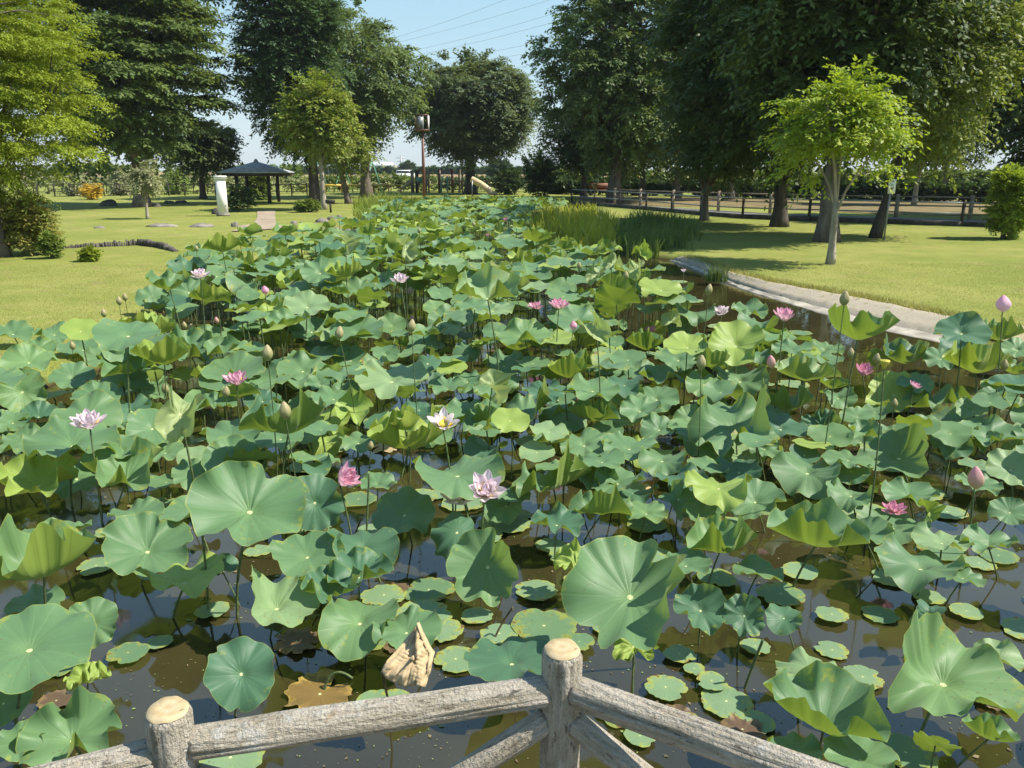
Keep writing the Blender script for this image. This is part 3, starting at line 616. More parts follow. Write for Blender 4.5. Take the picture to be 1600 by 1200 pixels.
# notice sign on the right lawn
b=G(1381,375); t=depth_of(b); zz=lambda y:at_t(1388,y,t).z-b.z
r=thing('notice_sign','white notice sign with a dark drawing on a thin grey pole','sign',b,R(4))
m=MB(); m.tube([(0,0,-.1),(.03,.0,zz(280))],.025,10); m.build('pole',M['grey_metal'],r)
bw=at_t(1394,373,t).x-at_t(1382.5,373,t).x; z0,z1=zz(302),zz(280); cz=(z0+z1)/2
m=MB(); m.box((.035,-.035,cz),(bw,.02,z1-z0)); m.build('board',M['white_paint'],r)
M['sign_ink']=simple('sign_ink',(.12,.10,.09),.7,.1,20,.0); M['sign_brown']=simple('sign_brown',(.28,.18,.10),.7,.2,20,.0); M['sign_green']=simple('sign_green',(.40,.52,.33),.7,.1,20,.0)
m=MB()
for k in range(4): m.box((-.035+k*.026+.028,-.047,z1-.045),(.018,.004,.030))
m.box((.035,-.047,z1-.075),(bw*.62,.004,.006)); m.build('lettering',M['sign_ink'],r)
m=MB(); m.box((.030,-.0475,cz-.055),(.085,.005,.045),tilt=Matrix.Rotation(R(18),3,'Y')); m.box((.072,-.0475,cz-.025),(.036,.005,.036)); m.box((.0,-.0475,cz-.09),(.014,.005,.04)); m.box((.055,-.0475,cz-.09),(.014,.005,.04)); m.build('drawing',M['sign_brown'],r)
m=MB(); m.box((.035,-.0468,cz+.045),(bw*.38,.003,.06)); m.build('tint_panel',M['sign_green'],r)
# low marker post by the left bank
b=G(517,333); r=thing('marker_sign','low dark marker sign beside the rock edging','sign',b); m=MB(); m.box((0,0,.22),(.09,.09,.55)); m.build('post',M['dark_wood'],r); m=MB(); m.box((0,-.02,.55),(.46,.06,.17)); m.build('board',M['dark_wood'],r)
# playground lamp
b=G(663,311); t=depth_of(b); zz=lambda y:at_t(663,y,t).z-b.z
r=thing('lamp_post','brown pole lamp with a square lantern in front of the rounded tree','lamp',b)
hh=zz(206); m=MB(); m.tube([(0,0,-.1),(0,0,hh)],[.12,.085],10); M['brown_paint']=simple('brown_paint',(.17,.075,.045),.5,.1,6,.1); m.build('pole',M['brown_paint'],r)
z0,z1=zz(204),zz(183); wq=.40
m=MB()
for sx in(-1,1):
    for sy in(-1,1): m.box((sx*wq,sy*wq,(z0+z1)/2),(.05,.05,z1-z0))
m.box((0,0,z1+.03),(.92,.92,.07)); m.box((0,0,z0-.04),(.92,.92,.08)); m.build('lantern_frame',M['brown_paint'],r)
m=MB(); m.box((.0,0,(z0+z1)/2),(.18,.18,z1-z0-.05)); m.build('lamp_tube',M['white_paint'],r)
m=MB(); m.box((-.12,-wq,(z0+z1)/2),(.5,.02,z1-z0)); m.build('grey_panel',M['grey_metal'],r)
m=MB(); m.box((wq+.055,0,(z0+z1)/2),(.03,.7,z1-z0)); m.box((.1,-wq-.03,(z0+z1)/2),(.06,.02,z1-z0)); m.build('side_panel',M['white_paint'],r)
# wooden bench far right
b=G(938,306); r=thing('bench','reddish wooden bench beyond the fence by the large zelkova trunk','bench',b)
M['red_wood']=simple('red_wood',(.24,.11,.065),.7,.2,6,.3)
m=MB(); m.box((0,0,.45),(1.9,.45,.06)); m.build('seat',M['red_wood'],r); m=MB(); m.box((0,.24,.80),(1.9,.05,.40)); m.build('backrest',M['red_wood'],r)
for s in(-1,1): m=MB(); m.box((s*.8,0,.21),(.08,.4,.44)); m.build('leg',M['dark_metal'],r)
# rail fences either side of the path
def rail_fence(name,label,pts,h,rails,post_mat,rail_mat,every,pw,rw,kerb=None):
    P=resample([at_z(x,y,LAWN) for x,y in pts],200); r=thing(name,label,'fence',P[0]); o=P[0]
    tot=sum((b-a).length for a,b in zip(P,P[1:])); n=int(tot/every); PP=resample(P,n+1)
    for p in PP:
        m=MB(); q=p-o; m.box((q.x,q.y,h/2-.05),(pw,pw,h+.1)); m.build('post',post_mat,r)
    for z in rails:
        m=MB()
        for a,b_ in zip(PP,PP[1:]): m.bar((a-o).to_tuple()[:2]+(z,),(b_-o).to_tuple()[:2]+(z,),rw)
        m.build('rail',rail_mat,r)
    if kerb:
        m=MB()
        for a,b_ in zip(PP,PP[1:]): m.bar((a-o).to_tuple()[:2]+(.08,),(b_-o).to_tuple()[:2]+(.08,),.14,.22)
        m.build('kerb',kerb,r)
rail_fence('rail_fence','long low rail fence with a dark kerb along the right lawn',[(893,318.5),(1000,327),(1130,340.5),(1300,346.5),(1420,350.5),(1640,360)],.90,[.46,.86],M['dark_wood'],M['grey_metal'],2.6,.09,.055,M['stone_dark'])
rail_fence('post_fence','pale wooden post fence along the far side of the path',[(960,321),(1030,326.5),(1130,331),(1300,338),(1420,341),(1640,347)],1.02,[.55,.92],M['wood'],M['wood'],2.6,.13,.06)
sheet('grey_path',[at_z(x,y,LAWN) for x,y in [(893,317.6),(1000,326),(1130,339),(1300,345),(1420,349),(1640,358.5),(1640,349),(1420,342),(1300,338.8),(1130,332),(1030,327),(930,317.2)]],M['asphalt'],.02)
rail_fence('picket_fence','low dark fence along the back of the left lawn',[(60,307),(300,306),(480,306)],1.0,[.35,.9],M['dark_wood'],M['dark_wood'],1.2,.08,.05)
# boulders and edging stones
def rock(label,c,d,seed,mat,name='boulder',group=None,cat='boulder',rot=0):
    rng=random.Random(seed); V=[];Q=[];T=[]; nu,nv=14,9
    for j in range(nv):
        ph=PI*j/(nv-1)
        for i in range(nu):
            th=2*PI*i/nu; u=Vector((math.sin(ph)*math.cos(th),math.sin(ph)*math.sin(th),math.cos(ph)))
            k=1+.38*noise.noise(u*1.3+Vector((seed*3.1,0,0)))+.16*noise.noise(u*3+Vector((seed,7,0)))
            p=u*k; p.z=max(p.z,-.35) if p.z<0 else p.z; V.append((p.x*d[0]/2,p.y*d[1]/2,p.z*d[2]*.8))
    for j in range(nv-1):
        for i in range(nu): i2=(i+1)%nu; Q.append((j*nu+i,(j+1)*nu+i,(j+1)*nu+i2,j*nu+i2))
    o=link(name,np_mesh(name,V,Q,False),mat,None,c,(0,0,rot)); return tag(o,label,cat,group)
def rock_px(label,x0,x1,yb,hpx,seed,mat,name='boulder',group=None,cat='boulder'):
    c=G((x0+x1)/2,yb); t=depth_of(c); w=(x1-x0)*t/FOC; h=hpx*t/FOC; c.y+=w*.25
    return rock(label,c,(w,w*.6,h),seed,mat,name,group,cat)
rock_px('dark pointed boulder left of the broad tree trunk',152,182,322,12,1,M['stone_dark'])
rock_px('low dark boulder right of the broad tree trunk',230,250,323,8,2,M['stone_dark'])
rock_px('flat dark boulder on the lawn left of the low dark tree',253,272,318,6,3,M['stone_dark'])
rock_px('flat dark boulder nearest the low dark tree',271,293,318,6,4,M['stone_dark'])
rock_px('flat stone on the lawn in front of the thin sapling',222,272,355,6,5,M['stone'],'edging_stone',cat='stone')
rock_px('long flat stone in front of the white pillar',292,330,355,6,6,M['stone'],'edging_stone',cat='stone')
rock_px('pale squarish stone at the left end of the cross path',360,372,354,9,7,M['stone'],'edging_stone',cat='stone')
rock_px('small grey stone left on the lawn near the reddish shrub',145,162,358,6,8,M['stone'],'edging_stone',cat='stone')
rock_px('grey block behind the white pillar foot',330,345,334,11,9,M['stone_dark'],'edging_stone',cat='stone')
for i,(x0,x1,yb,hp) in enumerate([(452,464,353,9),(466,474,353,8),(478,500,358,11),(492,512,347,8),(510,526,344,8),(524,534,342,8),(500,520,362,8),(518,534,362,8),(533,548,363,9),(547,562,364,10),(560,578,366,9),(440,452,357,5)]):
    lb=['pale upright stone at the right end of the cross path','narrow upright stone in the rock edging','largest mossy rock of the bank edging','rock behind the largest mossy rock','low rock near the marker sign','small rock right under the marker sign','rock just right of the largest mossy rock','grey rock in the middle of the bank edging','rounded rock in the right half of the bank edging','mossy rock second from the pond edge','rock at the pond end of the bank edging','flat small stone beside the cross path'][i]
    rock_px(lb,x0,x1,yb,hp,20+i,M['stone'],'bank_rock','rocks edging the left bank','rock')
# sunken stone edging on the left lawn
P=resample([G(95,388),G(150,386),G(220,383),G(250,387),G(275,394)],80); m=MB()
for k in range(79):
    a,b_=P[k],P[k+1]; hgt=.14*math.sin(PI*(k+1)/81)**.5*(.75+.5*random.random())+.01
    for q in range(1): m.box(((a.x+b_.x)/2,(a.y+b_.y)/2,LAWN+hgt/2-.03+.01*noise.noise((k*.9,0,0))),((b_-a).length*random.uniform(.8,1.2),.12+.08*random.random(),hgt+.06),rotz=math.atan2(b_.y-a.y,b_.x-a.x)+random.uniform(-.2,.2),taper=random.uniform(.7,.95))
o=m.build('stone_edging',M['stone_dark'],None); tag(o,'curved line of dark edging stones sunk in the left lawn','stone edging')
# ------------------------------------------------------------------ playground
M['yellow_paint']=simple('yellow_paint',(.62,.42,.05),.5,.1,6,.05); M['orange_paint']=simple('orange_paint',(.55,.17,.05),.5,.1,6,.05); M['green_paint']=simple('green_paint',(.16,.40,.29),.5,.1,6,.05); M['cream']=simple('cream_plastic',(.66,.50,.30),.4,.06,5,.05); M['chain']=M['grey_metal']
PT=depth_of(G(600,300))
def pw(x,y): return at_t(x,y,PT)
def scale(px): return px*PT/FOC
b=G(545,300.5)
r=thing('swing_set','green A-frame swing set beyond the slim trunks','swing set',b); ht=scale(46); xs=[scale(d) for d in (-45,-8,38)]
for x in xs:
    for s in(-1,1): m=MB(); m.tube([(x+s*scale(11),s*1.1,-.05),(x,0,ht)],.055,8); m.build('leg',M['green_paint'],r)
m=MB(); m.tube([(xs[0]-.1,0,ht),(xs[-1]+.1,0,ht)],.06,8); m.build('top_bar',M['green_paint'],r)
for x in (scale(-33),scale(-20),scale(8),scale(22)):
    q=MB(); q.box((x,0,.5),(.45,.2,.05)); s_=q.build('swing_seat',M['dark_metal'],r)
    q=MB(); q.bar((x-.2,0,.5),(x-.2,0,ht),.025); q.bar((x+.2,0,.5),(x+.2,0,ht),.025); q.build('chain',M['chain'],s_)
for i,(x0,x1,lb) in enumerate([(498,533,'yellow safety rail around the left half of the swings'),(536,584,'yellow safety rail in front of the thick vase-shaped trunk'),(584,607,'yellow safety rail left of the orange-ended rail'),(608,626,'short yellow rail with orange legs left of the small slide')]):
    a,c=G((x0+x1)/2,301.5),None; w=scale(x1-x0); h=scale(11); r=thing('safety_rail',lb,'railing',a,0,'yellow rails around the swings')
    m=MB(); m.tube([(-w/2,0,h),(w/2,0,h)],.10,8); m.build('top_rail',M['yellow_paint'],r)
    n=2 if w<1.3 else 4
    for k in range(n):
        x=-w/2+w*k/(n-1); m=MB(); m.tube([(x,0,-.05),(x,0,h)],.05,8); m.build('upright',M['orange_paint'] if k in(0,n-1) and i!=1 else M['yellow_paint'],r)
# small slide tower
b=G(655,300.5); r=thing('slide_tower','wooden play tower with a small straight slide behind the lamp pole','play tower',b)
for x,y in((-10,-.6),(-3,-.6),(-10,.6),(-3,.6),(12,-.6),(14,.6)):
    m=MB(); m.box((scale(x),y,scale(16)),(.16,.16,scale(32)+.1)); m.build('post',M['wood'] if x!=-3 else M['dark_wood'],r)
m=MB(); m.box((scale(1),0,scale(14)),(scale(24),1.3,.1)); m.build('platform',M['wood'],r)
m=MB(); m.box((scale(2),-.66,scale(19)),(scale(9),.06,scale(8))); m.build('panel',M['green_paint'],r)
q=MB(); a=Vector((scale(-12),-.2,scale(14))); c=Vector((scale(-28),-.2,.2)); q.bar(a,c,.6,.06)
for s in(-1,1): q.bar(a+Vector((0,s*.3,.1)),c+Vector((0,s*.3,.1)),.05,.2)
q.build('slide',M['cream'],r)
b=G(715,300.5); r=thing('climbing_frame','wooden play tower with green curved ladder left of the rounded tree trunk','play tower',b)
for x,y in((-28,-.4),(-28,.8),(-8,-.4),(-8,.8),(3,-.4),(8,-.4),(3,.8)):
    m=MB(); m.box((scale(x),y,scale(17)),(.15,.15,scale(34)+.1)); m.build('post',M['wood'] if x>0 else M['brown_paint'],r)
m=MB(); m.box((scale(-2),.2,scale(17)),(scale(20),1.2,.1)); m.box((scale(-18),.2,scale(20)),(scale(18),1.2,.08)); m.build('platform',M['wood'],r)
q=MB()
for s in(-1,1): q.tube([(scale(-19+s*5),-.9,0),(scale(-19+s*5),-.75,scale(10)),(scale(-19+s*4),-.5,scale(20)),(scale(-19+s*4),-.4,scale(24))],.06,8)
q.build('ladder',M['green_paint'],r)
q=MB(); 
for k in range(6): q.bar((scale(-24),-.88+.07*k,scale(2+k*3)),(scale(-14),-.88+.07*k,scale(2+k*3)),.05)
q.build('rungs',M['dark_metal'],r)
PT=depth_of(G(757,307)); b=G(757,307); r=thing('tube_slide','cream tube slide coming down right of the rounded tree trunk','slide',b)
pl=[Vector((scale(-20),.3,scale(26))),Vector((scale(-6),.1,scale(19))),Vector((scale(4),0,scale(12))),Vector((scale(9),0,scale(8)))]
V,Q_,T_=tube_arrays(pl,[scale(5)]*4,14,False); mm=np_mesh('tube',V,Q_,True); link('tube',mm,M['cream'],r)
q=MB(); q.bar((scale(6),0,scale(4.6)),(scale(19),0,scale(2.4)),.8,.08); q.bar((scale(6),-.4,scale(6)),(scale(19),-.4,scale(4.2)),.07,.24); q.bar((scale(6),.4,scale(6)),(scale(19),.4,scale(4.2)),.07,.24); q.build('chute',M['cream'],r)
for x in(7,16,-19): q=MB(); q.tube([(scale(x),0,-.05),(scale(x),0,scale(3 if x>0 else 24))],.05,8); q.build('support',M['grey_metal'],r)
# ------------------------------------------------------------------ far things
def vehicle(name,label,px,py,z,t,Lg,body,cat,rot=0):
    p=at_t(px,py,t); p.z=z; r=thing(name,label,cat,p,rot); h=1.75 if cat=='van' else 1.4
    m=MB(); m.box((0,0,.35+h*.25),(Lg,1.7,h*.5)); m.box((Lg*.06,0,.35+h*.72),(Lg*.72,1.6,h*.46),taper=.86); m.build('body',body,r)
    m=MB(); m.box((Lg*.06,0,.35+h*.72),(Lg*.66,1.66,h*.28),taper=.9); m.build('windows',M['glass'],r)
    for sx in(-.3,.3):
        for sy in(-1,1): m=MB(); m.tube([(sx*Lg,sy*.72,.33),(sx*Lg,sy*.88,.33)],.33,14); m.build('wheel',M['dark_metal'],r)
M['glass']=simple('dark_glass',(.03,.04,.05),.1,.1,2,0); M['red_paint']=simple('red_paint',(.5,.05,.04),.4,.05,3,0)
vehicle('parked_car','white car parked beyond the playground hedge',630,281,LAWN+.3,150,4.2,M['white_paint'],'car')
vehicle('parked_van','grey-white van far behind the clipped hedge on the right',1492,281,LAWN+.2,110,3.0,M['white_paint'],'van',R(8))
p=at_t(607,276,330); r=thing('excavator','small yellow excavator in the far field left of the white car','excavator',(p.x,p.y,LAWN))
m=MB(); m.box((0,0,1.5),(3.0,2.2,1.3)); m.box((-.7,0,2.6),(1.3,1.5,1.2),taper=.85); m.build('cab',M['yellow_paint'],r); m=MB(); m.box((0,-.9,.45),(3.4,.5,.8)); m.box((0,.9,.45),(3.4,.5,.8)); m.build('tracks',M['dark_metal'],r)
m=MB(); m.bar((1.2,0,1.8),(3.4,0,3.6),.35); m.bar((3.4,0,3.6),(4.6,0,1.6),.28); m.box((4.6,0,1.2),(.7,.8,.7),taper=.7); m.build('boom',M['yellow_paint'],r)
p=at_t(627,272,230); r=thing('utility_pole','thin utility pole on the horizon left of the lamp','utility pole',(p.x,p.y,0)); hh=at_t(627,243,230).z
m=MB(); m.tube([(0,0,-.2),(0,0,hh)],[.26,.18],8); m.build('pole',M['grey_metal'],r); m=MB(); m.box((0,0,hh-.7),(2.6,.14,.14)); m.box((0,0,hh-1.6),(2.0,.14,.14)); m.build('crossarm',M['grey_metal'],r)
M['far_leaf']=leafmat('far_tree_leaf',(.05,.09,.04),(.09,.14,.06),.2,.3,.1)
def far_tree(label,px,t,w,h,seed):
    p=at_t(px,270,t); rng=np.random.default_rng(seed); r=thing('distant_tree',label,'tree',(p.x,p.y,0),0,'round trees on the horizon')
    u=rng.normal(0,1,(260,3)); u/=np.linalg.norm(u,axis=1)[:,None]; u*=rng.uniform(.5,1,(260,1)); C=np.c_[u[:,0]*w/2,u[:,1]*w/2,h*.56+u[:,2]*h*.44]
    V=sprays(C,u,6,8,w*.12,w*.07,.6,.1,rng); link('crown',np_mesh('crown',V,np.arange(len(V)).reshape(-1,4)),M['far_leaf'],r)
    m=MB(); m.tube([(0,0,-.2),(0,0,h*.5)],[.3,.2],7); m.build('trunk',M['bark_dark'],r)
far_tree('round tree on the horizon right behind the utility pole',637,210,4.6,4.2,81)
far_tree('round tree on the horizon right of the tube slide',780,140,4.8,3.6,82)
far_tree('round tree on the horizon behind the leftmost playground leg',640,330,9,4,83) if False else None
M['levee']=simple('levee_grass',(.34,.26,.14),.95,.15,.05,.1,.1)
pa,pb=at_t(300,272,260),at_t(1300,272,260); m=MB()
m.add([(-260,232,0),(260,232,0),(260,240,1.35),(-260,240,1.35),(260,246,1.35),(-260,246,1.35),(260,256,0),(-260,256,0)],[(0,1,2,3),(3,2,4,5),(5,4,6,7)]); tag(m.build('levee_terrain',M['levee']),kind='structure')
M['house_wall']=simple('house_wall',(.50,.48,.45),.8,.1,.5,.05); 
for i,(px,t,w,h,lb) in enumerate([(545,330,12,5.6,'tiny pale house on the horizon behind the swings'),(586,360,16,5.4,'long low house on the horizon right of the vase-shaped trunk'),(872,300,18,6.2,'pale house on the horizon left of the large zelkova')]):
    p=at_t(px,270,t); r=thing('distant_house',lb,'house',(p.x,p.y,0),R(10*i)); m=MB(); m.box((0,0,h*.35),(w,8,h*.7)); m.build('wall',M['house_wall'],r)
    m=MB(); m.add([(-w*.55,-4.6,h*.68),(w*.55,-4.6,h*.68),(w*.55,4.6,h*.68),(-w*.55,4.6,h*.68),(-w*.5,0,h),(w*.5,0,h)],[(0,1,5,4),(2,3,4,5),(3,2,1,0)],[(1,2,5),(3,0,4)]); m.build('roof',M['roof'],r)
    m=MB(); 
    for k in(-.3,0,.3): m.box((w*k,-4.0,h*.38),(w*.12,.1,h*.25))
    m.build('window',M['glass'],r)
# power lines high across the gap of sky
M['wire']=simple('wire',(.20,.23,.26),.6,.05,5,0)
for i,(a,b_) in enumerate([((600,62),(800,-6)),((600,70),(885,-10)),((640,79),(890,12)),((640,87),(890,26)),((700,90),(900,50)),((715,97),(900,66)),((760,112),(900,82))]):
    A_,B_=at_t(*a,230),at_t(*b_,180); d=B_-A_; A_-=d*.6; B_+=d*.6; pts=[]
    for k in range(25):
        f=k/24; p=A_.lerp(B_,f); p.z-=2.5*4*f*(1-f)-1.8; pts.append(p)
    m=MB(); m.tube(pts,.028,5); o=m.build('power_line',M['wire']); 
    tag(o,['topmost power line across the sky gap','second power line from the top across the sky','third power line from the top across the sky','fourth power line, middle of the sky gap','fifth power line, third from the lowest','sixth power line, just above the lowest','lowest power line, just over the rounded tree'][i],'power line','power lines across the sky')
# ------------------------------------------------------------------ rustic log-look railing in front
nt=NT('log_concrete'); tc=nt.n('ShaderNodeTexCoord'); mp=nt.n('ShaderNodeMapping',{'Vector':(tc,3),'Scale':(1,1,.22)})
gr=nt.noise((mp,0),42,6,.68); gr2=nt.noise((mp,0),16,4,.6,.4); li=nt.noise((tc,3),13,6,.75); li2=nt.noise((tc,3),7,5,.7,.5); mo=nt.noise((tc,3),90,3,.7)
c=nt.ramp(gr,[(.28,(.10,.08,.05)),(.38,(.33,.29,.215)),(.62,(.54,.49,.41))])
c=nt.mix(nt.math('MULTIPLY',(gr2,0),.4),c,(.27,.22,.15)); ck=nt.noise(nt.n('ShaderNodeMapping',{'Vector':(tc,3),'Scale':(1,1,.3)}),60,4,.7); f=nt.n('ShaderNodeMapRange',{'Value':(ck,0),'From Min':.40,'From Max':.32}); c=nt.mix(nt.math('MULTIPLY',(f,0),.7),c,(.035,.028,.02))
f=nt.n('ShaderNodeMapRange',{'Value':(li,0),'From Min':.55,'From Max':.62}); c=nt.mix(nt.math('MULTIPLY',(f,0),.75),c,(.50,.48,.43))
f=nt.n('ShaderNodeMapRange',{'Value':(li2,0),'From Min':.60,'From Max':.67}); c=nt.mix(nt.math('MULTIPLY',(f,0),.6),c,(.34,.20,.07))
f=nt.n('ShaderNodeMapRange',{'Value':(mo,0),'From Min':.60,'From Max':.7}); c=nt.mix(nt.math('MULTIPLY',(f,0),.45),c,(.05,.045,.035))
hh=nt.math('MULTIPLY_ADD',(gr,0),1.0,nt.math('MULTIPLY_ADD',(mo,0),.35,nt.math('MULTIPLY',(li,0),.3)))
bp=nt.n('ShaderNodeBump',{'Strength':1.0,'Distance':.03,'Height':hh}); M['log']=nt.surf(pbr(nt,c,.93,bp,.15))
nt=NT('log_end'); tc=nt.n('ShaderNodeTexCoord'); wv=nt.n('ShaderNodeTexWave',{'Vector':(tc,3),'Scale':11.0,'Distortion':6.0,'Detail':3.0},wave_type='RINGS',rings_direction='Z')
no=nt.noise((tc,3),18,6,.7); c=nt.ramp((wv,'Color'),[(0,(.40,.31,.18)),(1,(.50,.41,.26))]); c=nt.mix(nt.math('MULTIPLY',(no,0),.55),c,(.42,.30,.14))
f=nt.n('ShaderNodeMapRange',{'Value':(nt.noise((tc,3),30,5,.75),0),'From Min':.58,'From Max':.66}); c=nt.mix(nt.math('MULTIPLY',(f,0),.6),c,(.56,.53,.45))
f=nt.n('ShaderNodeMapRange',{'Value':(nt.noise((tc,3),45,3,.75),0),'From Min':.62,'From Max':.68}); c=nt.mix(nt.math('MULTIPLY',(f,0),.7),c,(.14,.10,.06))
bp=nt.n('ShaderNodeBump',{'Strength':.5,'Distance':.006,'Height':(no,0)}); M['log_end']=nt.surf(pbr(nt,c,.9,bp,.15))
def log_mesh(name,L_,r,seed,ridge=.10,taper=0.0,bow=0.0,closed=(True,True)):
    n,m=56,max(24,int(L_/.010)); V=[];Q=[];T=[]
    for i in range(m+1):
        z=L_*i/m; e=min(z,L_-z); rr=r*(1-taper*i/m)
        rd=1.0 if e>r*.18 else .90+.10*math.sqrt(max(0,1-(1-e/(r*.18))**2))
        bx=bow*math.sin(PI*i/m)
        for k in range(n):
            a=2*PI*k/n; ca,sa=math.cos(a),math.sin(a)
            g=noise.noise((ca*4.2+seed*5,sa*4.2,z*3.0))*.55+noise.noise((ca*10+seed*3,sa*10,z*6))*.40
            lump=noise.noise((ca*1.1+seed,sa*1.1,z*5))
            crack=-max(0,noise.noise((ca*7+seed*9,sa*7,z*1.6))-.30)*2.2
            q=rr*rd*(1+ridge*g+.05*lump+ridge*1.2*crack*(1 if e>.012 else .4))
            V.append((q*ca+bx,q*sa,z))
    for i in range(m):
        for k in range(n): k2=(k+1)%n; Q.append((i*n+k,i*n+k2,(i+1)*n+k2,(i+1)*n+k))
    V.append((0,0,0)); V.append((0,0,L_)); b=len(V)-2
    for k in range(n): k2=(k+1)%n; T.append((b,k2,k)); T.append((b+1,m*n+k,m*n+k2))
    return np_mesh(name,V,Q,True,None,T)
DROP=1.1
C0=at_z(878,1016,EYE-DROP); L0=at_z(262,1111,EYE-DROP)
dl=Vector((-.80,-.34,0)).normalized()
R0=C0+Vector((.86,-.51,0)).normalized()*1.08; L1=L0+dl*.85
POST_R=.0475
fence=thing('rustic_railing','rustic railing of grey lichen-spotted logs bent around the viewing deck','railing',(C0.x,C0.y,.32))
FO=Vector(fence.location)
def post(p,seed):
    h=p.z-FO.z; o=link('post',log_mesh('post',h,POST_R*1.04,seed,.16,.05),M['log'],fence,(p.x-FO.x,p.y-FO.y,0))
    n=40; V=[(0,0,0)];T=[]
    for j,rr in enumerate((.5,.86,.97)):
        for k in range(n): a=2*PI*k/n; V.append((POST_R*rr*.93*math.cos(a),POST_R*rr*.93*math.sin(a),.004*noise.noise((math.cos(a)*2*rr,math.sin(a)*2*rr,seed))-(.007 if j==2 else 0)))
    Q=[]
    for k in range(n): T.append((0,1+k,1+(k+1)%n))
    for j in range(2):
        for k in range(n): k2=(k+1)%n; Q.append((1+j*n+k,1+(j+1)*n+k,1+(j+1)*n+k2,1+j*n+k2))
    link('cut_end',np_mesh('cut_end',V,Q,True,None,T),M['log_end'],o,(0,0,h+.008))
for i,p in enumerate((C0,L0,R0,L1)): post(p,i+1)
def beam(name,a,b_,r,seed,bow=0.0,ridge=.17):
    a,b_=Vector(a),Vector(b_); d=b_-a
    link(name,log_mesh(name,d.length,r,seed,ridge,0,bow),M['log'],fence,a-FO,d.to_track_quat('Z','Y'))
def along(a,b_,off): return a+(b_-a).normalized()*off
RZ=.098
def rail(a,b_,seed,r=.036,za=RZ,zb=RZ):
    A_=along(a,b_,POST_R*.75); B_=along(b_,a,POST_R*.75); A_=A_-Vector((0,0,za)); B_=B_-Vector((0,0,zb)); beam('top_rail',A_,B_,r,seed,0)
rail(C0,L0,11,.037,.104,.088); rail(C0,R0,12,.037,.10,.10); rail(L0,L1,13,.037,.10,.10)
def brace(a,b_,za,zb,seed,r=.031):
    A_=along(a,b_,POST_R*.7)-Vector((0,0,za)); B_=along(b_,a,POST_R*.7)-Vector((0,0,zb)); beam('brace',A_,B_,r,seed)
brace(C0,L0,.185,.62,21); brace(C0,R0,.185,.62,22); brace(L0,C0,.165,.60,23,.024); brace(L0,L1,.20,.62,24)
# deck under the viewer, with its pile legs
nt=NT('deck'); M['deck']=simple('deck_boards',(.22,.19,.15),.9,.2,6,.5)
m=MB(); poly=[(C0.x,C0.y+.07),(R0.x+.06,R0.y+.05),(1.6,.6),(1.6,-2.6),(-2.4,-2.6),(-2.4,.5),(L1.x-.05,L1.y+.06),(L0.x-.03,L0.y+.07)]
n=len(poly); V=[(x,y,.32) for x,y in poly]+[(x,y,.22) for x,y in poly]; cx=sum(p[0] for p in poly)/n; cy=sum(p[1] for p in poly)/n; V+=[(cx,cy,.32),(cx,cy,.22)]
T=[];Q=[]
for k in range(n): k2=(k+1)%n; T+=[(k2,k,2*n),(n+k,n+k2,2*n+1)]; Q.append((k,k2,n+k2,n+k))
tag(link('deck_floor',np_mesh('deck_floor',V,Q,False,None,T),M['deck']),kind='structure')
